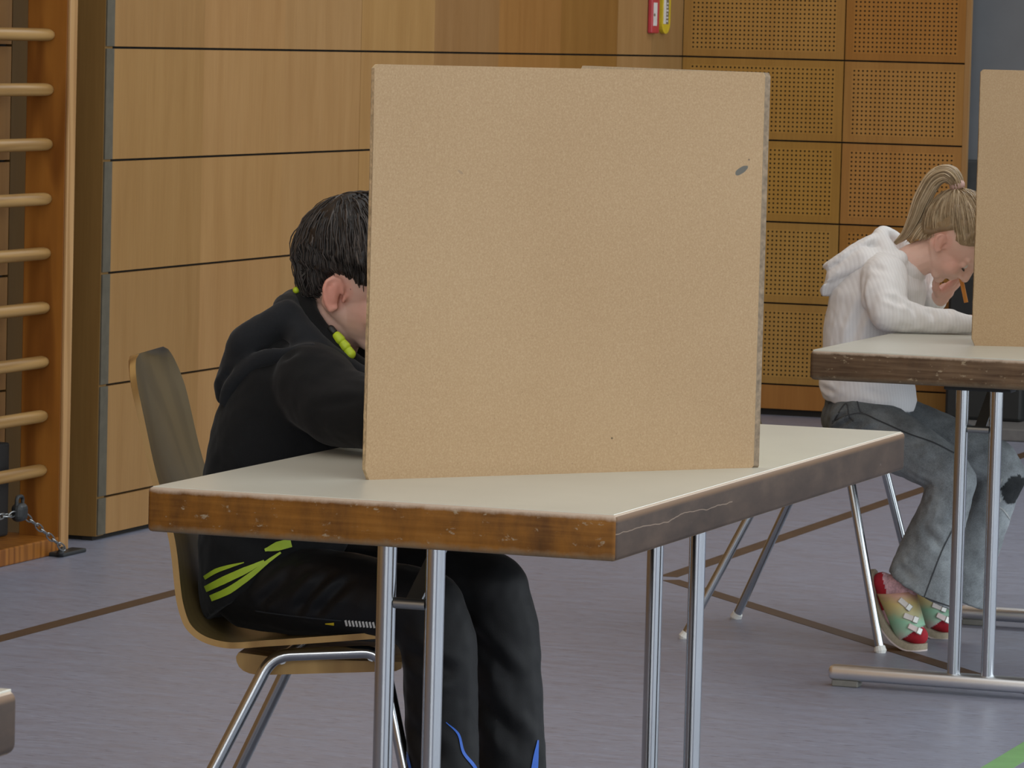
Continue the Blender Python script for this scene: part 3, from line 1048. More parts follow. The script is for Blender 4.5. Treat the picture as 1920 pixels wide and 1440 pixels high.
# ------------------------------------------------------------------ chairs
def chair(loc, rz, label, shell_front=0.232):
    t = thing('plywood_chair', label, 'chair', (loc[0], loc[1], 0), rz, 'plywood shell chairs')
    prof = [(-0.312, 0.868), (-0.285, 0.78), (-0.258, 0.69), (-0.221, 0.59), (-0.199, 0.485), (-0.170, 0.437),
            (-0.115, 0.418), (-0.04, 0.424), (0.05, 0.434), (0.14, 0.444), (0.195, 0.447), (0.222, 0.440), (shell_front, 0.428)]
    P = catmull([V(x, 0, z) for x, z in prof], 14)
    L = [0]
    for a, b in zip(P, P[1:]):
        L.append(L[-1] + (b - a).length)
    tot = L[-1]
    Wd, th = 0.19, 0.010
    bm = bmesh.new()
    NT = 24
    top, bot = [], []
    for i, p in enumerate(P):
        a = P[max(i - 1, 0)]; b = P[min(i + 1, len(P) - 1)]
        tg = (b - a).normalized(); nn = V(-tg.z, 0, tg.x)   # towards the sitter
        if nn.z < 0 and abs(nn.z) > abs(nn.x):
            nn = -nn
        d0, d1 = L[i], tot - L[i]
        hw = Wd
        for dd, R_ in ((d0, 0.09), (d1, 0.05)):
            if dd < R_:
                hw = min(hw, Wd - R_ + math.sqrt(max(0, R_ * R_ - (R_ - dd) ** 2)))
        frac = max(0, min(1, (0.5 - L[i] / tot) * 2.4))
        # the back narrows a little and is dished
        hw *= 1 - 0.07 * frac
        r1, r2 = [], []
        for k in range(NT + 1):
            s = -1 + 2 * k / NT
            q = p + V(0, s * hw, 0) + nn * (0.016 * s * s * frac + 0.006 * s * s)
            r1.append(bm.verts.new(q + nn * th)); r2.append(bm.verts.new(q))
        top.append(r1); bot.append(r2)
    for i in range(len(P) - 1):
        for k in range(NT):
            bm.faces.new((top[i][k], top[i][k + 1], top[i + 1][k + 1], top[i + 1][k]))
            bm.faces.new((bot[i][k], bot[i + 1][k], bot[i + 1][k + 1], bot[i][k + 1])).material_index = 1
        for r1, r2, k in ((top, bot, 0), (top, bot, NT)):
            f = bm.faces.new((r1[i][k], r1[i + 1][k], r2[i + 1][k], r2[i][k])); f.material_index = 1
    for i in (0, len(P) - 1):
        for k in range(NT):
            f = bm.faces.new((top[i][k], top[i][k + 1], bot[i][k + 1], bot[i][k])); f.material_index = 1
    sh = obj('seat_shell', bm, [MT['shell'], MT['shell_edge']], t)
    autosmooth(sh, 50)
    for s in (-1, 1):
        bm = bmesh.new()
        yt, yb = 0.150 * s, 0.21 * s
        tube(bm, round_path([(-0.235, yb, 0.008), (-0.045, yt, 0.410), (0.13, yt, 0.424), (0.236, yb, 0.008)], 0.03), 0.0105, 16)
        lf = obj('leg_frame', bm, MT['chrome'], t)
        autosmooth(lf)
        for x in (-0.237, 0.2375):
            bm = bmesh.new()
            tube(bm, [(x, yb, 0.0), (x, yb, 0.004), (x + (0.006 if x < 0 else -0.003), yb - 0.002 * s, 0.014)], [0.0125, 0.0145, 0.0125], 14)
            obj('foot_cap', bm, MT['cap'], lf, smooth=False)
    bm = bmesh.new()
    for x, z in ((-0.03, 0.405), (0.115, 0.416)):
        tube(bm, [(x, -0.15, z), (x, 0.15, z)], 0.009, 12)
    autosmooth(obj('cross_tube', bm, MT['chrome'], t))
    bm = bmesh.new()
    pts = [(-0.108, 0.402), (-0.107, 0.394), (-0.103, 0.386), (-0.096, 0.380), (-0.086, 0.376), (-0.07, 0.374), (0.10, 0.386), (0.15, 0.39), (0.158, 0.394), (0.16, 0.405), (-0.03, 0.402), (-0.104, 0.409)]
    A = [bm.verts.new((x, -0.125, z)) for x, z in pts]; B = [bm.verts.new((x, 0.125, z)) for x, z in pts]
    bm.faces.new(A); bm.faces.new(B[::-1])
    for i in range(len(pts)):
        j = (i + 1) % len(pts)
        bm.faces.new((A[i], A[j], B[j], B[i]))
    obj('under_seat_block', bm, MT['shell_edge'], t)
    return t


chair((-2.709, 6.805), rad(12), 'brown plywood shell chair with chrome legs, the one the boy sits on')
chair((-2.882, 10.375), 0.0, 'chrome-legged plywood chair under the girl in the white sweater')


# ------------------------------------------------------------------ people
def head_frame(center, pitch, scale=1.0):
    f = V(cos(pitch), 0, -sin(pitch)); u = V(sin(pitch), 0, cos(pitch)); r = V(0, -1, 0)
    Mx = Matrix((f, r, u)).transposed()
    c = Vector(center)

    def at(a, b, h):
        return c + Mx @ (V(a, b, h) * scale)
    return at, Mx


def add_head(bm, at, Mx, s, es=0.82, lid=-.0035, er=0.0):
    ell(bm, at(0, 0, .022), (.092 * s, .073 * s, .088 * s), Mx, 28)
    ell(bm, at(.030, 0, -.026), (.060 * s, .057 * s, .068 * s), Mx, 24)
    cap(bm, at(.032, 0, -.066), .034 * s, at(.062, 0, -.084), .015 * s)
    for b in (-1, 1):
        cap(bm, at(-.008, b * .049, -.036), .018 * s, at(.052, b * .014, -.080), .015 * s)
        ell(bm, at(.056, b * .032, -.036), (.026 * s, .024 * s, .028 * s), Mx, 14)      # cheek
        cap(bm, at(.082, b * .014, .012), .008 * s, at(.068, b * .045, .010), .008 * s)   # brow
        ell(bm, at(.090, b * .010, -.034), (.009 * s, .008 * s, .007 * s), Mx, 10)       # nostril wing
        # ear: helix, plate, lobe
        ey = lambda a, h: at((a * cos(er) - h * sin(er)) * es, b * (.0735 - .45 * a), -.021 + (a * sin(er) + h * cos(er)) * es)
        pts = [(.013, .006), (.010, .020), (.002, .0285), (-.009, .029), (-.0165, .020), (-.0175, .006), (-.013, -.008), (-.006, -.020), (.003, -.0285), (.010, -.022)]
        pp = [ey(a, h) + V(0, -b * .004, 0) for a, h in pts]
        rr = [.0032, .0036, .0040, .0042, .0042, .0042, .0042, .0048, .0058, .0045]
        for i in range(len(pp) - 1):
            cap(bm, pp[i], rr[i] * s * es / .88, pp[i + 1], rr[i + 1] * s * es / .88, 10)
        cap(bm, ey(-.004, .016) , .0085 * s, ey(.001, -.010), .0075 * s, 10)
        an = [(.006, .020), (-.004, .017), (-.009, .006), (-.006, -.006), (.003, -.012)]
        aa = [ey(a, h) + V(0, -b * .0048, 0) for a, h in an]
        for i in range(len(aa) - 1):
            cap(bm, aa[i], .0025 * s, aa[i + 1], .0025 * s, 8)
        cap(bm, at(.014, b * .065, -.020), .0036 * s, at(.013, b * .065, -.029), .003 * s, 8)
        # upper eyelid, lowered
        cap(bm, at(.0725, b * .025, lid), .0112 * s, at(.0715, b * .037, lid), .0108 * s, 12)
    cap(bm, at(.084, 0, .004), .008 * s, at(.099, 0, -.030), .0105 * s, 12)               # nose
    cap(bm, at(.078, -.016, -.0525), .006 * s, at(.078, .016, -.0525), .006 * s, 10)
    cap(bm, at(.084, -.008, -.0495), .0052 * s, at(.084, .008, -.0495), .0052 * s, 10)     # upper lip
    cap(bm, at(.081, -.009, -.0590), .0055 * s, at(.081, .009, -.0590), .0055 * s, 10)     # lower lip


def add_hand(bm, wrist, fwd, up, side, curl=0.5, s=1.0, thumb_curl=0.3):
    """palm, four fingers of unequal length in three bends, thumb from the side of the palm.
    fwd: wrist to knuckles, up: back of the hand, side: towards the thumb"""
    fwd, up, side = Vector(fwd).normalized(), Vector(up).normalized(), Vector(side).normalized()
    w_ = Vector(wrist)
    P = lambda f, u, q: w_ + (fwd * f + up * u + side * q) * s
    Mx = Matrix((fwd, side, up)).transposed()
    ell(bm, P(.036, 0, 0), (.042 * s, .029 * s, .0135 * s), Mx, 18)
    cap(bm, P(-.02, 0, 0), .019 * s, P(.02, 0, 0), .020 * s)
    lens = [.058, .066, .062, .048]
    for i, L in enumerate(lens):
        q = .0215 - .0145 * i
        p = P(.066 - .004 * abs(i - 1), 0.002, q)
        dr = (fwd + side * (.10 - .07 * i)).normalized()
        ang = 0.0
        r0 = .0078 - .0006 * (i == 3)
        for seg, fr in enumerate((.44, .31, .25)):
            ang += curl * (0.75, 0.9, 0.6)[seg] * (1 + .12 * i)
            d = (dr * cos(ang) - up * sin(ang)).normalized()
            p2 = p + d * L * fr * s
            cap(bm, p, (r0 - .0006 * seg) * s, p2, (r0 - .0006 * (seg + 1)) * s, 12)
            p = p2
    p = P(.014, -.004, .022)
    d = (fwd * .62 + side * .72 - up * .25).normalized()
    for seg, L in enumerate((.032, .027, .022)):
        p2 = p + d * L * s
        cap(bm, p, (.0105 - .0014 * seg) * s, p2, (.0095 - .0014 * seg) * s, 12)
        p = p2
        d = (d + fwd * .35 * thumb_curl * 3 - side * .3 - up * .2).normalized()


def paint(me, attr, fn):
    a = me.attributes.new(attr, 'FLOAT', 'POINT')
    for i, v in enumerate(me.vertices):
        a.data[i].value = fn(v.co)


def hair_shell(name, at, Mx, soft, s, thr, thick, strand, parent, mat, n_strands, length, flow):
    """hair as one mesh: a cap that dives under the skin outside the hairline, covered with fine locks"""
    cc = at(0, 0, .022)
    R0 = V(.092, .073, .088) * s
    inv = Mx.transposed()

    def thr_at(az):
        az = abs(az)
        for (a0, e0), (a1, e1) in zip(thr, thr[1:]):
            if a0 <= az <= a1:
                return e0 + (e1 - e0) * (az - a0) / (a1 - a0)
        return thr[-1][1]

    def surf(d, extra=0.0):
        rr = 1.0 / math.sqrt((d.x / R0.x) ** 2 + (d.y / R0.y) ** 2 + (d.z / R0.z) ** 2)
        e = math.degrees(math.asin(max(-1, min(1, d.z)))); az = math.degrees(math.atan2(d.y, d.x))
        mk = (e - thr_at(az) + 3) / soft
        mk = max(0, min(1, mk)); mk = mk * mk * (3 - 2 * mk)
        return rr + (thick(d) + .006 * s) * mk - .006 * s + extra * mk, mk

    bm = bmesh.new(); shl = bm.verts.layers.float.new('shade')
    res = bmesh.ops.create_uvsphere(bm, u_segments=96, v_segments=64, radius=1.0)
    for v in bm.verts:
        d = v.co.normalized()
        r, mk = surf(d)
        q = Vector(d)
        rip = (noise.noise(V(d.x * 5, d.y * 5, d.z * 5)) * .0035 + noise.noise(V(math.atan2(d.y, d.x) * 9, d.z * 1.5, 3)) * .0034 + noise.noise(V(math.atan2(d.y, d.x) * 22, d.z * 3, 7)) * .0014) * mk * s
        v[shl] = 0.25
        v.co = cc + Mx @ (d * (r + rip))
    g = random.Random(11)
    made = 0
    while made < n_strands:
        d = V(g.gauss(0, 1), g.gauss(0, 1), g.gauss(0, 1)).normalized()
        r, mk = surf(d)
        if mk < .45:
            continue
        made += 1
        pts, rs = [], []
        L = length * g.uniform(.7, 1.25)
        wd = strand * g.uniform(.7, 1.3)
        lift = abs(g.gauss(0, .0028)) * s
        dd = Vector(d)
        K = 6
        for k in range(K + 1):
            r, mk = surf(dd)
            t = k / K
            pts.append(cc + Mx @ (dd * (r - .0012 * s + lift * sin(pi * min(1, t * 1.0)) + .0006)))
            rs.append(max(.0003, wd * sin(pi * (.12 + .86 * t)) if t < 1 else .0003))
            st = flow(dd, g)
            dd = (dd + st * (L / K / .09)).normalized()
        if len(set((round(p.x, 6), round(p.z, 6)) for p in pts)) < K:
            continue
        sh_ = g.gauss(.5, .22)
        for rg in tube(bm, pts, rs, 5, rz=.6):
            for v in rg:
                v[shl] = sh_
    return obj(name, bm, mat, parent, smooth=True)


# ---------------------------------------------------------------- the boy
boy = thing('person', 'dark-haired child in a black fleece jacket leaning over the nearest table', 'person', (-2.70, 6.80, 0))
BO = V(2.70, -6.80, 0)
BY = 6.80


def place(me, off):
    me.transform(Matrix.Translation(off))
    return me


at, Mx = head_frame((-2.652, BY, 1.004), rad(17), 1.06)
hs = 1.06
bm = bmesh.new()
add_head(bm, at, Mx, hs)
chain_caps(bm, [((-2.715, BY, .86), .054), ((-2.692, BY, .92), .049), ((-2.655, BY, .965), .05)])
# trunk, arms and legs under the clothes
ring_loft(bm, [((-2.79, BY, .46), (.075, 0, 0), (0, .10, 0)), ((-2.785, BY, .60), (.085, 0, 0), (0, .105, 0)),
               ((-2.765, BY, .72), (.09, 0, 0), (0, .11, 0)), ((-2.73, BY, .82), (.075, 0, -.02), (0, .12, 0)), ((-2.70, BY, .88), (.04, 0, -.02), (0, .06, 0))])
ARM_R = [((-2.685, 6.675, .84), .044), ((-2.53, 6.605, .795), .036), ((-2.335, 6.70, .768), .025)]
ARM_L = [((-2.685, 6.925, .84), .044), ((-2.53, 6.99, .795), .036), ((-2.375, 6.90, .768), .025)]
chain_caps(bm, ARM_R); chain_caps(bm, ARM_L)
add_hand(bm, (-2.33, 6.703, .764), (.85, .45, -.05), (0, 0, 1), (-.45, .85, 0), .55, .92)
add_hand(bm, (-2.37, 6.898, .764), (.85, -.42, -.05), (0, 0, 1), (-.42, -.85, 0), .35, .92)
LEG_R = [((-2.78, 6.73, .50), .052), ((-2.465, 6.685, .485), .034), ((-2.445, 6.685, .07), .026)]
LEG_L = [((-2.78, 6.87, .50), .052), ((-2.445, 6.915, .495), .034), ((-2.415, 6.915, .07), .026)]
chain_caps(bm, LEG_R); chain_caps(bm, LEG_L)


def face_shape(at, s, creases=()):
    eyes = [at(.078, b * .031, -.006) for b in (-1, 1)]
    conch = [at(-.006, b * .080, -.020) for b in (-1, 1)]

    def fn(p, n):
        d = 0
        for e in eyes:
            q = (p - e).length
            if q < .03:
                d -= .006 * s * math.exp(-(q / (.011 * s)) ** 2)
        return d
    return fn


body_me = remeshed('body', bm, 0.0027, 4, face_shape(at, hs))
ear_c = [at(-.002, b * .078, -.021) for b in (-1, 1)]
cheek = [at(.055, b * .048, -.03) for b in (-1, 1)]
paint(body_me, 'flush', lambda p: max(0.55 * max(0, 1 - (min((p - e).length for e in ear_c) / .036) ** 4), 0.28 * math.exp(-(min((p - e).length for e in cheek) / .03) ** 2)))
link('body', place(body_me, BO), MT['skin'], boy)
for b in (-1, 1):
    bm = bmesh.new(); ell(bm, at(.0735, b * .031, -.006), (.0115, .0115, .0115), seg=16)
    e = obj('eye', bm, MT['eye'], boy, smooth=True, off=BO)
    bm = bmesh.new(); ell(bm, at(.0822, b * .031, -.009), (.004, .0052, .0052), Mx, seg=12)
    obj('iris', bm, MT['iris'], e, smooth=True, off=BO)
thr_boy = [(0, 34), (35, 28), (50, 8), (58, -12), (66, -15), (74, -10), (98, -9), (106, -22), (120, -46), (180, -54)]


def flow_boy(d, g):
    w0 = V(-.55, .05, .83)
    t = d - w0
    t = (t - d * t.dot(d))
    if t.length < .05:
        t = V(g.uniform(-1, 1), g.uniform(-1, 1), -.2)
    t = t.normalized() + V(g.gauss(0, .16), g.gauss(0, .16), -.35 + g.gauss(0, .1))
    t = t - d * t.dot(d)
    return t.normalized()


def thick_boy(d):
    t = .017
    if d.z > .3:
        t += .006 * d.z
    if d.z < -.2 and d.x < 0:
        t -= .007
    if abs(d.y) > .6 and d.z < .1:
        t -= .008
    return t * hs


hr = hair_shell('hair', at, Mx, 10, hs, thr_boy, thick_boy, .0016, boy, MT['hair_dark'], 2300, .055, flow_boy)
hr.data.transform(Matrix.Translation(BO))

# jacket
bm = bmesh.new()
ring_loft(bm, [((-2.782, BY, .497), (.108, 0, .062), (0, .143, 0)),
               ((-2.784, BY, .53), (.115, 0, .045), (0, .151, 0)),
               ((-2.785, BY, .59), (.117, 0, .015), (0, .150, 0)),
               ((-2.778, BY, .67), (.120, 0, -.01), (0, .148, 0)),
               ((-2.757, BY, .76), (.118, 0, -.03), (0, .152, 0)),
               ((-2.727, BY, .84), (.102, 0, -.04), (0, .150, 0)),
               ((-2.700, BY, .895), (.070, 0, -.04), (0, .105, 0))], 40)
chain_caps(bm, [((-2.70, 6.72, .86), .058), ((-2.672, 6.682, .838), .068), ((-2.62, 6.645, .812), .064), ((-2.535, 6.605, .802), .056), ((-2.44, 6.645, .79), .049), ((-2.345, 6.695, .775), .036)])
chain_caps(bm, [((-2.70, 6.88, .86), .058), ((-2.672, 6.918, .838), .068), ((-2.62, 6.955, .812), .064), ((-2.535, 6.995, .802), .056), ((-2.46, 6.96, .79), .049), ((-2.385, 6.905, .775), .036)])
# standing collar
col = []
for k in range(20):
    a = 2 * pi * k / 20
    x = -2.676 - .060 * cos(a); z = .913 + .058 * cos(a) - .004 * sin(a) ** 2
    col.append(V(x, BY + .070 * sin(a), z))
tube(bm, col, .020, 10, True)
tube(bm, [p + V(-.012, 0, -.028) for p in col], .026, 10, True)
jf = [((-2.690, 6.62, .905), (-2.715, 6.60, .860), .005, .004), ((-2.715, 6.60, .860), (-2.728, 6.60, .795), .005, .005),      # sleeve seam
      ((-2.728, 6.60, .795), (-2.66, 6.59, .740), .007, .005),
      ((-2.70, 6.60, .875), (-2.57, 6.56, .870), .008, .006),
      ((-2.69, 6.58, .835), (-2.55, 6.55, .855), .008, .0065),
      ((-2.69, 6.58, .800), (-2.55, 6.55, .835), .008, .006), ((-2.68, 6.57, .775), (-2.56, 6.55, .79), .008, .004),
      ((-2.84, 6.66, .62), (-2.72, 6.66, .57), .014, .006),
      ((-2.86, 6.67, .72), (-2.76, 6.65, .66), .016, .005),
      ((-2.80, 6.64, .905), (-2.62, 6.66, .872), .008, .004)]
jk_me = remeshed('jacket', bm, 0.006, 7, folds_fn(jf, .0022, 24, 1.3))


def table_limit(me, x0, z):
    """cloth that lies on the table top stays on it"""
    for v in me.vertices:
        if v.co.x > x0 and v.co.z > z - .035 and v.co.z < z + .002:
            v.co.z = z + .002


table_limit(jk_me, -2.648, TH)
jk = link('jacket', jk_me, MT['fleece'], boy)
jb = bvh_of(jk)
# hood lying on the back
bm = bmesh.new()
hood = [((-2.742, BY, .958), (.018, 0, .022), (0, .078, 0)), ((-2.775, BY, .925), (.032, 0, .032), (0, .108, 0)),
        ((-2.812, BY, .885), (.034, 0, .036), (0, .118, 0)), ((-2.840, BY, .845), (.034, 0, .020), (0, .108, 0)), ((-2.852, BY, .802), (.018, 0, .004), (0, .078, 0)), ((-2.856, BY, .785), (.006, 0, 0), (0, .04, 0))]
ring_loft(bm, hood, 32)
hcol = []
for k in range(24):
    a = 2 * pi * k / 24
    hcol.append(V(-2.684 - .076 * cos(a), BY + .092 * sin(a), .896 + .062 * cos(a)))
tube(bm, hcol, .027, 12, True)
chain_caps(bm, [((-2.74, 6.72, .945), .026), ((-2.80, 6.70, .90), .03), ((-2.845, 6.735, .83), .022)])
chain_caps(bm, [((-2.74, 6.88, .945), .026), ((-2.80, 6.90, .90), .03), ((-2.845, 6.865, .83), .022)])
rim = [(-2.834, 6.70, .80), (-2.822, 6.69, .828), (-2.793, 6.68, .856), (-2.762, 6.675, .876), (-2.715, 6.675, .890), (-2.668, 6.675, .898)]
for sg in (1, -1):
    tube(bm, catmull([(x, BY + sg * (y - BY), z) for x, y, z in rim], 5), .0125, 10)
hd_me = remeshed('hood', bm, 0.005, 6, folds_fn([((-2.822, 6.70, .85), (-2.70, 6.67, .912), .007, .006)], .002, 26, 4.0))
hd = link('hood', place(hd_me, V(0, 0, 0)), MT['hood'], jk)
hb = bvh_of(hd)
# neon trim on the collar: zip pull with three lobes, binding inside the hood
bm = bmesh.new()
zp = []
for x, z in ((-2.6319, .9252), (-2.6208, .9131), (-2.6115, .9035), (-2.6032, .8921)):
    hs_ = [h for h in (on_surf(hb, x, z, 6.66, .002, VB), on_surf(jb, x, z, 6.66, .002, VB)) if h is not None]
    if hs_:
        zp.append(min(hs_, key=lambda q: q.y))
bm = bmesh.new()
for a, b in zip(zp, zp[1:]):
    cap(bm, a.lerp(b, .28), .0078, a.lerp(b, .72), .0086, 12)
if zp:
    obj('zip_pull', bm, MT['neon'], jk, smooth=True)
    bm = bmesh.new()
    cap(bm, zp[0] + V(-.008, 0, .008), .006, zp[0] + V(-.003, 0, .003), .006, 10)
    obj('zip_end', bm, MT['black_metal'], jk, smooth=True)
bm = bmesh.new()
cap(bm, (-2.742, 6.765, .984), .0055, (-2.735, 6.83, .988), .0055, 10)
obj('hood_binding', bm, MT['neon'], jk, smooth=True)
# neon stripes round the hip of the jacket
for pts, wd, tp in (([(-2.8453, 0.5242), (-2.8262, 0.5366), (-2.8034, 0.5457), (-2.7778, 0.5541)], .0072, [.9, 1, .8, .2]),
                    ([(-2.8431, 0.5064), (-2.8121, 0.5229), (-2.7757, 0.5414), (-2.744, 0.5579)], .0108, [.9, 1.1, 1, .35]),
                    ([(-2.8335, 0.4925), (-2.8025, 0.5081), (-2.7709, 0.5307), (-2.7439, 0.5528), (-2.716, 0.5733)], .0092, [1.1, 1.2, 1, .7, .35]),
                    ([(-2.7435, 0.575), (-2.7218, 0.5831), (-2.6991, 0.5896)], .015, [.3, 1, .9])):
    bm = bmesh.new()
    ribbon_on(bm, jb, pts, wd, 6.66, VB, .0018, 8, tp)
    if bm.faces:
        obj('stripe', bm, MT['neon_dark'], jk, smooth=True)
    else:
        bm.free()
for o in [jk] + [c for c in jk.children]:
    o.data.transform(Matrix.Translation(BO))

# trousers
bm = bmesh.new()
ell(bm, (-2.785, BY, .512), (.108, .128, .066), None, 24)
chain_caps(bm, [((-2.79, 6.732, .507), .070), ((-2.70, 6.712, .506), .0715), ((-2.62, 6.695, .507), .071), ((-2.475, 6.682, .498), .062), ((-2.452, 6.682, .44), .061), ((-2.445, 6.685, .30), .058), ((-2.435, 6.685, .09), .062)])
chain_caps(bm, [((-2.79, 6.870, .507), .070), ((-2.60, 6.905, .512), .070), ((-2.452, 6.915, .502), .063), ((-2.43, 6.917, .44), .060), ((-2.418, 6.918, .30), .060), ((-2.408, 6.918, .09), .064)])
tf = [((-2.784, 6.65, .497), (-2.748, 6.65, .560), .008, .006), ((-2.752, 6.645, .482), (-2.685, 6.645, .555), .008, .0075), ((-2.683, 6.635, .478), (-2.621, 6.635, .546), .008, .0075), ((-2.646, 6.63, .481), (-2.589, 6.63, .540), .008, .007),
      ((-2.72, 6.64, .50), (-2.66, 6.64, .56), .008, .006), ((-2.76, 6.65, .46), (-2.60, 6.63, .455), .010, .004), ((-2.50, 6.62, .44), (-2.40, 6.63, .40), .012, .006), ((-2.49, 6.86, .46), (-2.38, 6.86, .36), .012, .006),
      ((-2.46, 6.86, .34), (-2.37, 6.86, .26), .014, .006), ((-2.50, 6.63, .33), (-2.41, 6.62, .26), .014, .006)]
tr_me = remeshed('trousers', bm, 0.006, 7, folds_fn(tf, .002, 22, 8.0))
tr = link('trousers', tr_me, MT['trousers'], boy)
tb = bvh_of(tr)
for pts, wd, yr, tp in (([(-2.4312, 0.325), (-2.4103, 0.3072), (-2.4006, 0.2784), (-2.3804, 0.2547), (-2.3709, 0.2301)], .0055, 6.66, [.2, .7, .9, 1, 1]),
                        ([(-2.5049, 0.3043), (-2.4971, 0.2795), (-2.4873, 0.2464), (-2.4829, 0.2128)], .0045, 6.66, None),
                        ([(-2.3600, 0.2674), (-2.3630, 0.2413), (-2.3655, 0.2151), (-2.368, 0.1869)], .013, 6.9, [.2, .7, 1, 1]),
                        ):
    bm = bmesh.new(); ribbon_on(bm, tb, pts, wd, yr, VB, .0015, 8, tp)
    if bm.faces:
        obj('piping', bm, MT['blue'], tr, smooth=True)
bm = bmesh.new()
for k in range(9):
    x = -2.6028 + .0058 * k
    ribbon_on(bm, tb, [(x, .4745), (x + .0028, .4655)], .0034, 6.66, VB, .0015, 2)
if bm.faces:
    pz = obj('pocket_zip', bm, MT['white_thread'], tr)
    pz['kind'] = 'stuff'
bm = bmesh.new(); ribbon_on(bm, tb, [(-2.637, .4666), (-2.622, .4672)], .0048, 6.66, VB, .0015, 3, [.4, 1])
if bm.faces:
    obj('zip_tab', bm, MT['yellow_case'], tr)
bm = bmesh.new(); ribbon_on(bm, tb, [(-2.7559, 0.4779), (-2.6827, 0.4742), (-2.6101, 0.4731)], .0022, 6.66, VB, .001, 8)
if bm.faces:
    obj('seam', bm, MT['hood'], tr)
for o in [tr] + list(tr.children):
    o.data.transform(Matrix.Translation(BO))
for y, x in ((6.685, -2.435), (6.918, -2.41)):
    bm = bmesh.new()
    chain_caps(bm, [((x - .035, y, .035), .036), ((x + .05, y, .034), .035), ((x + .12, y, .028), .03)])
    box(bm, x - .07, x + .15, y - .036, y + .036, 0.0, .022, .01)
    sm = remeshed('shoe', bm, .005, 5)
    for v in sm.vertices:
        v.co.z = max(v.co.z, 0.0)
    link('shoe', place(sm, BO), MT['black_vinyl'], boy)

# ---------------------------------------------------------------- the girl
girl = thing('person', 'blond child with a ponytail, white ribbed hooded sweater and grey jeans', 'person', (-2.70, 10.37, 0))
GO = V(2.70, -10.37, 0)
GY = 10.37
gs = 0.95
at, Mx = head_frame((-2.551, GY, .957), rad(57), gs)
bm = bmesh.new()
add_head(bm, at, Mx, gs, .72, -.0065, rad(30))
chain_caps(bm, [((-2.70, GY, .862), .046), ((-2.65, GY, .897), .042), ((-2.585, GY, .928), .040)])
ring_loft(bm, [((-2.755, GY, .49), (.07, 0, 0), (0, .10, 0)), ((-2.75, GY, .62), (.075, 0, 0), (0, .10, 0)),
               ((-2.74, GY, .74), (.08, 0, -.01), (0, .105, 0)), ((-2.715, GY, .83), (.07, 0, -.02), (0, .11, 0)), ((-2.69, GY, .88), (.035, 0, -.02), (0, .05, 0))])
chain_caps(bm, [((-2.69, 10.25, .86), .038), ((-2.655, 10.185, .775), .030), ((-2.475, 10.258, .765), .019)])
chain_caps(bm, [((-2.69, 10.49, .86), .038), ((-2.685, 10.54, .765), .030), ((-2.607, 10.478, .812), .0215)])
add_hand(bm, (-2.472, 10.264, .768), (.9, .35, -.04), (0, 0, 1), (-.35, .9, 0), .3, .88)
# raised far hand, knuckles up, fingers round the pencil
add_hand(bm, (-2.607, 10.478, .814), (.70, -.40, .59), (.62, -.12, -.78), (-.35, -.91, -.20), .13, 1.0, .35)
chain_caps(bm, [((-2.755, 10.295, .50), .06), ((-2.515, 10.27, .415), .042), ((-2.575, 10.25, .16), .03)])
chain_caps(bm, [((-2.755, 10.445, .50), .06), ((-2.445, 10.48, .405), .042), ((-2.575, 10.50, .16), .03)])
gb_me = remeshed('body', bm, 0.0026, 3, face_shape(at, gs))
ear_c = [at(-.002, b * .078, -.021) for b in (-1, 1)]
cheek = [at(.055, b * .048, -.03) for b in (-1, 1)]
hand_c = V(-2.56, 10.44, .85)
paint(gb_me, 'flush', lambda p: max(0.28 * max(0, 1 - (min((p - e).length for e in ear_c) / .034) ** 4), 0.25 * math.exp(-(min((p - e).length for e in cheek) / .03) ** 2), 0.38 * max(0, 1 - ((p - hand_c).length / .075) ** 2)))
link('body', place(gb_me, GO), MT['skin'], girl)
for b in (-1, 1):
    bm = bmesh.new(); ell(bm, at(.0725, b * .031, -.007), (.0085, .0085, .0085), seg=16)
    e = obj('eye', bm, MT['eye'], girl, smooth=True, off=GO)
    bm = bmesh.new(); ell(bm, at(.0775, b * .031, -.0120), (.003, .004, .0036), Mx, seg=12)
    obj('iris', bm, MT['iris'], e, smooth=True, off=GO)
    bm = bmesh.new()
    tube(bm, [at(.079, b * .020, -.0145), at(.0845, b * .031, -.0155), at(.078, b * .043, -.0145)], [.0007, .0016, .0007], 6)
    obj('eyelash', bm, MT['hair_dark'], e, smooth=True, off=GO)
thr_girl = [(0, 36), (35, 28), (50, 10), (66, -8), (78, -12), (88, -4), (98, -4), (108, -26), (122, -52), (140, -64), (180, -72)]
tie_d = V(-.915, 0, .40).normalized()


def flow_girl(d, g):
    t = tie_d - d
    t = t - d * t.dot(d)
    if t.length < .03:
        return V(0, 0, 0)
    return t.normalized() + V(g.gauss(0, .03), g.gauss(0, .03), g.gauss(0, .03))


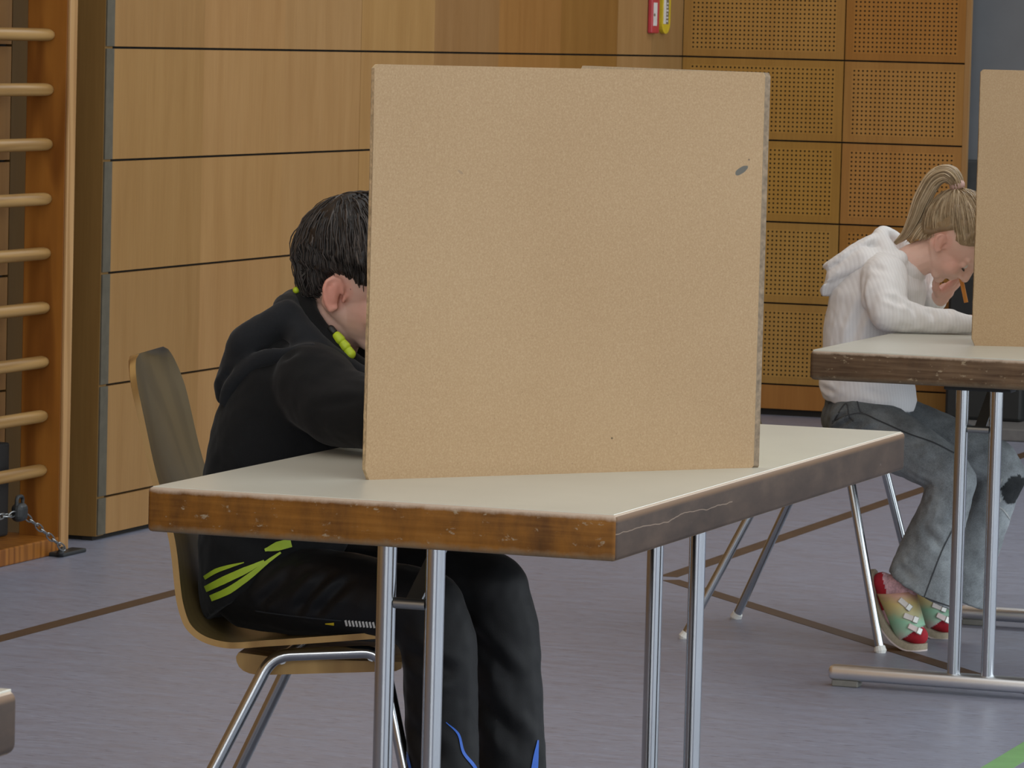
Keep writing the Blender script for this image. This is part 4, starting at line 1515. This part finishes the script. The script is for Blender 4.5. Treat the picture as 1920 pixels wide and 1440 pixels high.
hr = hair_shell('hair', at, Mx, 20, gs, thr_girl, lambda d: .0075 + .006 * max(0, d.dot(tie_d)), .0011, girl, MT['hair_blond'], 1500, .075, flow_girl)
bm = bmesh.new(); bm.from_mesh(hr.data); shl = bm.verts.layers.float['shade']
pony = catmull([(-2.5475, GY, 1.058), (-2.553, GY, 1.088), (-2.575, GY, 1.106), (-2.605, GY, 1.092), (-2.630, GY, 1.048), (-2.648, GY, 1.000), (-2.668, GY, .962), (-2.694, GY, .938)], 5)
npn = len(pony)
prad = [(.014 + .012 * min(1, i / 8)) if i < npn * .55 else .026 * (1 - .86 * ((i - npn * .55) / (npn * .45)) ** 1.4) for i in range(npn)]
for rg in tube(bm, pony, [r * .9 for r in prad], 18, rz=.75):
    for v in rg:
        v[shl] = .3
fr = frames(pony)
g = random.Random(5)
for k in range(420):
    a = g.uniform(0, 2 * pi); rr = g.uniform(.72, 1.08)
    i0 = g.randint(0, npn // 2); i1 = min(npn - 1, i0 + g.randint(npn // 3, npn))
    dr = g.uniform(-.4, .4)
    pts, rs = [], []
    for i in range(i0, i1 + 1):
        u, v_ = fr[i]
        aa = a + dr * (i - i0) / npn
        q = pony[i] + (u * cos(aa) * prad[i] + v_ * sin(aa) * prad[i] * .75) * rr
        pts.append(q); rs.append(.0012 * g.uniform(.7, 1.2) * (1 - .7 * (i - i0) / max(1, i1 - i0)))
    if len(pts) > 3:
        sh_ = g.gauss(.6, .25)
        for rg in tube(bm, pts, rs, 5):
            for v in rg:
                v[shl] = sh_
# hair drawn up from the nape and the sides of the neck
for k in range(150):
    f = g.random(); sg = -1 if k % 2 else 1
    p0 = V(-2.664, GY + sg * .020, .944).lerp(V(-2.588, GY + sg * .058, .958), f) + V(g.gauss(0, .003), g.gauss(0, .003), g.gauss(0, .003))
    e = at(-.078 + .030 * f + g.gauss(0, .004), sg * (.020 + .034 * f), .020 + g.gauss(0, .006))
    mid = (p0 + e) / 2 + V(-.010, sg * .006, .004)
    sh_ = g.gauss(.45, .2)
    for rg in tube(bm, catmull([p0, mid, e], 5), [.0004, .0009] + [.0014] * 7 + [.0010, .0006], 5):
        for v in rg:
            v[shl] = sh_
# loose wisps at the nape and temple
for (a, b, h), (a2, b2, h2), (a3, b3, h3) in (((-.055, -.045, -.03), (-.04, -.058, -.055), (-.02, -.06, -.07)), ((-.06, -.03, -.05), (-.055, -.045, -.075), (-.04, -.05, -.09)),
                                            ((.03, -.068, .03), (.012, -.075, .012), (-.012, -.078, .03)), ((.02, -.07, .0), (.028, -.069, -.02), (.024, -.066, -.045)), ((-.07, -.02, -.03), (-.07, -.03, -.06), (-.06, -.035, -.08))):
    tube(bm, catmull([at(a, b, h), at(a2, b2, h2), at(a3, b3, h3)], 6), .0009, 5)
bmesh.ops.recalc_face_normals(bm, faces=bm.faces[:])
bm.to_mesh(hr.data); bm.free()
for p in hr.data.polygons:
    p.use_smooth = True
bm = bmesh.new()
tube(bm, [(-2.5465, GY, 1.070), (-2.5495, GY, 1.079), (-2.5535, GY, 1.088)], [.0165, .0185, .0165], 18)
tie = obj('hair_tie', bm, MT['tie'], hr, smooth=True)
for o in (hr, tie):
    o.data.transform(Matrix.Translation(GO))

# sweater
bm = bmesh.new()
ring_loft(bm, [((-2.745, GY, .556), (.106, 0, -.012), (0, .118, 0)),
               ((-2.748, GY, .585), (.116, 0, -.014), (0, .128, 0)),
               ((-2.752, GY, .64), (.106, 0, -.006), (0, .124, 0)),
               ((-2.748, GY, .73), (.108, 0, -.006), (0, .128, 0)),
               ((-2.732, GY, .81), (.108, 0, -.025), (0, .134, 0)),
               ((-2.706, GY, .87), (.088, 0, -.04), (0, .128, 0)),
               ((-2.685, GY, .905), (.060, 0, -.04), (0, .085, 0))], 40)
chain_caps(bm, [((-2.70, 10.29, .875), .050), ((-2.685, 10.25, .862), .056), ((-2.672, 10.21, .825), .052), ((-2.655, 10.185, .786), .045), ((-2.58, 10.212, .771), .032), ((-2.52, 10.236, .767), .029), ((-2.485, 10.252, .763), .023)])
chain_caps(bm, [((-2.70, 10.45, .875), .050), ((-2.685, 10.49, .862), .056), ((-2.70, 10.54, .80), .046), ((-2.69, 10.54, .780), .042), ((-2.655, 10.522, .785), .034), ((-2.624, 10.492, .803), .029)])
gf = [((-2.665, 10.14, .83), (-2.60, 10.17, .805), .007, .007), ((-2.635, 10.16, .82), (-2.615, 10.17, .755), .007, .007), ((-2.605, 10.17, .815), (-2.585, 10.18, .765), .007, .006), ((-2.565, 10.19, .81), (-2.55, 10.20, .76), .007, .006),
      ((-2.525, 10.22, .80), (-2.515, 10.22, .745), .007, .007), ((-2.70, 10.20, .89), (-2.63, 10.20, .85), .008, .006), ((-2.72, 10.20, .86), (-2.70, 10.18, .78), .009, .005), ((-2.72, 10.22, .83), (-2.76, 10.24, .70), .012, .009), ((-2.70, 10.20, .80), (-2.72, 10.23, .73), .010, .007),
      ((-2.86, 10.30, .60), (-2.80, 10.25, .59), .007, .006), ((-2.72, 10.24, .60), (-2.63, 10.27, .57), .009, .006)]
sw_me = remeshed('sweater', bm, 0.0045, 6, folds_fn(gf, .0016, 30, 2.0))
table_limit(sw_me, -2.648, TH)
sw = link('sweater', sw_me, MT['knit'], girl)
bm = bmesh.new()
hcol = []
for k in range(24):
    a = 2 * pi * k / 24
    hcol.append(V(-2.682 - .042 * cos(a), GY + .074 * sin(a), .912 + .046 * cos(a)))
tube(bm, hcol, .021, 12, True)
tube(bm, [p + V(-.008, 0, -.022) for p in hcol], .024, 12, True)
ring_loft(bm, [((-2.712, GY, .955), (.010, 0, .014), (0, .07, 0)), ((-2.745, GY, .938), (.018, 0, .030), (0, .098, 0)), ((-2.79, GY, .912), (.018, 0, .034), (0, .108, 0)),
               ((-2.826, GY, .888), (.012, 0, .026), (0, .10, 0)), ((-2.848, GY, .883), (.006, 0, .010), (0, .075, 0))], 32)
ring_loft(bm, [((-2.745, GY, .91), (.02, 0, .03), (0, .09, 0)), ((-2.80, GY, .872), (.026, 0, .034), (0, .112, 0)), ((-2.836, GY, .842), (.024, 0, .022), (0, .105, 0)), ((-2.842, GY, .812), (.012, 0, .004), (0, .08, 0))], 32)
chain_caps(bm, [((-2.665, 10.295, .905), .022), ((-2.74, 10.28, .90), .03), ((-2.81, 10.29, .862), .025), ((-2.835, 10.31, .825), .016)])
chain_caps(bm, [((-2.665, 10.445, .905), .022), ((-2.74, 10.46, .90), .03), ((-2.81, 10.45, .862), .025), ((-2.835, 10.43, .825), .016)])
gh_me = remeshed('hood', bm, 0.004, 4, folds_fn([((-2.835, 10.28, .872), (-2.70, 10.27, .925), .007, .005), ((-2.82, 10.27, .838), (-2.70, 10.26, .895), .008, .005), ((-2.84, 10.29, .86), (-2.85, 10.32, .83), .007, .003)], .0014, 30, 6.0))
link('hood', gh_me, MT['knit'], sw)
for o in [sw] + list(sw.children):
    o.data.transform(Matrix.Translation(GO))

# jeans
bm = bmesh.new()
ell(bm, (-2.752, GY, .522), (.104, .124, .082), None, 24)
ring_loft(bm, [((-2.75, GY, .50), (.10, 0, 0), (0, .12, 0)), ((-2.748, GY, .585), (.098, 0, -.012), (0, .112, 0))], 32)
chain_caps(bm, [((-2.745, 10.30, .515), .080), ((-2.63, 10.278, .470), .070), ((-2.535, 10.268, .425), .059), ((-2.512, 10.266, .395), .057), ((-2.535, 10.260, .32), .055)])
ring_loft(bm, [((-2.515, 10.264, .37), (.05, 0, -.02), (0, .05, 0)), ((-2.548, 10.258, .27), (.060, 0, -.022), (0, .05, 0)), ((-2.567, 10.252, .17), (.078, 0, -.038), (0, .052, 0)), ((-2.571, 10.250, .138), (.083, 0, -.042), (0, .054, 0))], 32)
chain_caps(bm, [((-2.745, 10.445, .515), .078), ((-2.60, 10.465, .472), .069), ((-2.465, 10.48, .425), .058), ((-2.445, 10.482, .395), .056), ((-2.475, 10.486, .32), .053)])
ring_loft(bm, [((-2.455, 10.482, .37), (.05, 0, -.02), (0, .05, 0)), ((-2.495, 10.488, .26), (.055, 0, -.02), (0, .05, 0)), ((-2.545, 10.495, .15), (.068, 0, -.03), (0, .052, 0)), ((-2.556, 10.498, .105), (.073, 0, -.033), (0, .053, 0))], 32)
df = [((-2.811, 10.24, .512), (-2.755, 10.22, .552), .005, .008), ((-2.825, 10.25, .530), (-2.775, 10.23, .568), .005, .007), ((-2.80, 10.24, .500), (-2.73, 10.21, .545), .005, .006),
      ((-2.741, 10.21, .515), (-2.678, 10.21, .550), .007, .009), ((-2.72, 10.21, .500), (-2.655, 10.21, .535), .006, .006), ((-2.6885, 10.20, .481), (-2.626, 10.20, .521), .008, .008), ((-2.70, 10.21, .575), (-2.64, 10.22, .555), .007, .007),
      ((-2.586, 10.20, .462), (-2.536, 10.20, .489), .008, .006), ((-2.60, 10.20, .43), (-2.53, 10.20, .40), .008, .008), ((-2.60, 10.21, .40), (-2.56, 10.21, .36), .008, .008), ((-2.57, 10.21, .29), (-2.52, 10.21, .25), .010, .006), ((-2.63, 10.21, .20), (-2.58, 10.20, .17), .010, .006)]
je_me = remeshed('jeans', bm, 0.0045, 5, folds_fn(df, .0016, 30, 3.0))
ca = je_me.color_attributes.new('wash', 'FLOAT_COLOR', 'POINT')
knee_hole = V(-2.402, 10.452, .365)
for i, v in enumerate(je_me.vertices):
    p = v.co
    k = 1.0
    # washed-out front of the thigh and shin, darker waist and seams, torn knee
    k *= 0.78 + 0.62 * max(0, min(1, (.56 - p.z) / .16)) * (1.0 if p.z > .3 else 1.15)
    if p.z > .44 and p.x < -2.70:
        k *= .88
    if (p - knee_hole).length < .038 + .006 * noise.noise(p * 120):
        k *= .10
    ca.data[i].color = (k, k, k, 1)
je = link('jeans', je_me, MT['denim'], girl)
gbv = bvh_of(je)
for pts, wd in (([(-2.7923, 0.5251), (-2.7289, 0.5471), (-2.68, .532), (-2.6129, 0.5072), (-2.5489, 0.4884), (-2.4977, 0.4664)], .0032),
                ([(-2.7314, 0.5842), (-2.6918, 0.5825), (-2.6541, 0.6005), (-2.6482, 0.6131)], .0035),
                ([(-2.738, 0.5901), (-2.7266, 0.5534), (-2.7187, 0.5476)], .0035),
                ([(-2.7921, 0.5189), (-2.7616, 0.5677), (-2.7517, 0.5397), (-2.7411, 0.5278)], .0035),
                ([(-2.8039, 0.5668), (-2.7685, 0.5836), (-2.718, 0.6035), (-2.6672, 0.6109)], .005),
                ([(-2.4921, 0.2999), (-2.5215, 0.2362), (-2.5586, 0.1308)], .003),
                ([(-2.6451, 0.172), (-2.6009, 0.1437), (-2.5559, 0.128), (-2.4855, 0.1078)], .0035)):
    bm = bmesh.new(); ribbon_on(bm, gbv, pts, wd, 10.22, VG, .001)
    if bm.faces:
        obj('stitched_seam', bm, MT['seam'], je)
    else:
        bm.free()
for pts in ([(-2.448, .3568), (-2.44, .340), (-2.4574, .3311)], [(-2.4574, .3311), (-2.4339, .3198), (-2.4139, .2958)], [(-2.445, .372), (-2.438, .392)]):
    bm = bmesh.new(); ribbon_on(bm, gbv, pts, .003, 10.45, VG, .0015)
    if bm.faces:
        obj('frayed_edge', bm, MT['seam_light'], je)
    else:
        bm.free()
for o in [je] + list(je.children):
    o.data.transform(Matrix.Translation(GO))


def sandal_foot(y, dx, dz, side):
    """foot in a sock, heel raised, with a buckled sandal"""
    D_ = V(dx, y, dz)
    bm = bmesh.new()
    chain_caps(bm, [(D_ + V(-2.590, 0, .205), .030), (D_ + V(-2.607, 0, .165), .031), (D_ + V(-2.648, 0, .135), .030), (D_ + V(-2.667, 0, .152), .026)])
    chain_caps(bm, [(D_ + V(-2.612, 0, .155), .032), (D_ + V(-2.622, 0, .095), .031), (D_ + V(-2.603, 0, .050), .030), (D_ + V(-2.578, 0, .034), .024)])
    chain_caps(bm, [(D_ + V(-2.655, 0, .13), .028), (D_ + V(-2.632, 0, .075), .028)])
    ell(bm, D_ + V(-2.597, 0, .045), (.030, .036, .026), None, 16)
    me = remeshed('sock', bm, .004, 4)
    o = link('sock', me, [MT['sock_pink'], MT['sock_red']], girl)
    for p in me.polygons:
        c = p.center - D_
        if (c - V(-2.575, 0, .022)).length < .040 and c.z < .055 or c.z > .09 and c.x + .35 * (c.z - .14) < -2.652:
            p.material_index = 1
    me.transform(Matrix.Translation(GO))
    # sole
    path = catmull([(-2.694, 0, .182), (-2.690, 0, .150), (-2.672, 0, .090), (-2.640, 0, .040), (-2.602, 0, .012), (-2.556, 0, .010)], 5)
    bm = bmesh.new()
    NT = 14
    T_, B_, M_ = [], [], []
    n = len(path)
    for i, p in enumerate(path):
        a = path[max(i - 1, 0)]; b = path[min(i + 1, n - 1)]
        t = (b - a).normalized(); nn = V(-t.z, 0, t.x)
        f = i / (n - 1)
        hw = .030 + .009 * sin(pi * min(1, f * 1.15) * .75)
        for e in (f / .13, (1 - f) / .16):
            if e < 1:
                hw *= math.sqrt(max(.03, 1 - (1 - e) ** 2))
        row = lambda off, k_: [bm.verts.new(D_ + p + nn * off + V(0, s_ * hw * k_, 0)) for s_ in [-1 + 2 * k / NT for k in range(NT + 1)]]
        T_.append(row(.008, .98)); M_.append(row(-.006, 1.0)); B_.append(row(-.010, .97))
    for i in range(n - 1):
        for k in range(NT):
            bm.faces.new((T_[i][k], T_[i][k + 1], T_[i + 1][k + 1], T_[i + 1][k]))
            bm.faces.new((B_[i][k], B_[i + 1][k], B_[i + 1][k + 1], B_[i][k + 1])).material_index = 1
        for k in (0, NT):
            bm.faces.new((T_[i][k], T_[i + 1][k], M_[i + 1][k], M_[i][k]))
            bm.faces.new((M_[i][k], M_[i + 1][k], B_[i + 1][k], B_[i][k])).material_index = 1
    for i in (0, n - 1):
        for k in range(NT):
            bm.faces.new((T_[i][k], T_[i][k + 1], M_[i][k + 1], M_[i][k]))
            bm.faces.new((M_[i][k], M_[i][k + 1], B_[i][k + 1], B_[i][k])).material_index = 1
    for v in bm.verts:
        v.co.z = max(v.co.z, .0005)
    so = obj('sandal', bm, [MT['sole'], MT['sole_white']], girl, off=GO)
    autosmooth(so, 40)
    # upper: one wide strap wrapped over the instep
    bm = bmesh.new()
    rows = []
    K, N2 = 12, 26
    for i in range(K + 1):
        f = i / K
        c0 = V(-2.676, 0, .128).lerp(V(-2.622, 0, .018), f)
        top = V(-2.592, 0, .138).lerp(V(-2.566, 0, .058), f)
        c = (c0 + top) / 2; u = (top - c0) / 2
        r = []
        for k in range(N2 + 1):
            a = -pi * .86 + pi * 1.72 * k / N2
            r.append(bm.verts.new(D_ + c + u * cos(a) * 1.04 + V(0, sin(a) * .0405, 0)))
        rows.append(r)
    for i in range(K):
        for k in range(N2):
            bm.faces.new((rows[i][k], rows[i][k + 1], rows[i + 1][k + 1], rows[i + 1][k]))
    bmesh.ops.recalc_face_normals(bm, faces=bm.faces[:])
    bmesh.ops.solidify(bm, geom=bm.faces[:], thickness=-.0025)
    st = obj('strap', bm, MT['rainbow'], so, smooth=True, off=GO)
    paint(st.data, 'along', lambda p: max(0, min(1, ((.132 + dz) - p.z) / .105)))
    bv = bvh_of(st)
    for z, x in ((.112, -2.604), (.080, -2.590), (.055, -2.580)):
        q0 = GO + D_ + V(x, 0, z)
        bm = bmesh.new()
        h = bv.ray_cast(V(q0.x, -1.0, q0.z), V(0, 1, 0))
        if h[0] is None:
            continue
        c = h[0] + h[1] * .002
        t = V(.82, 0, -.57) if z > .1 else V(.92, 0, -.25)
        s_ = h[1].cross(t).normalized(); t = s_.cross(h[1]).normalized()
        Mb = Matrix((t, s_, h[1])).transposed()
        vs = box(bm, -.015, .010, -.0065, .0065, -.0015, .0018, .0012, 1)
        for v in bm.verts:
            v.co = c + Mb @ v.co
        obj('buckle_strap', bm, MT['label_white'] if z > .06 else MT['sole_white'], so)
        bm = bmesh.new()
        box(bm, .008, .021, -.008, .008, -.001, .0038, .0015, 1)
        for v in bm.verts:
            v.co = c + Mb @ v.co
        obj('buckle', bm, MT['buckle'], so)


sandal_foot(10.25, 0.0, 0.0, -1)
sandal_foot(10.50, 0.005, -0.002, -1)

# pencil in the raised hand
pc = thing('pencil', 'orange pencil held in the raised hand of the girl', 'pencil', (-2.535, 10.402, .835))
a, b = V(-2.5435, 10.402, .872), V(-2.5265, 10.402, .805)
bm = bmesh.new()
tube(bm, [a, b], .0052, 6)
obj('pencil_barrel', bm, MT['pencil'], pc, off=V(2.535, -10.402, -.835))
bm = bmesh.new()
d = (a - b).normalized()
tube(bm, [a, a + d * .012, a + d * .019], [.005, .0018, .0004], 8)
obj('pencil_tip', bm, MT['pencil_core'], pc, off=V(2.535, -10.402, -.835))
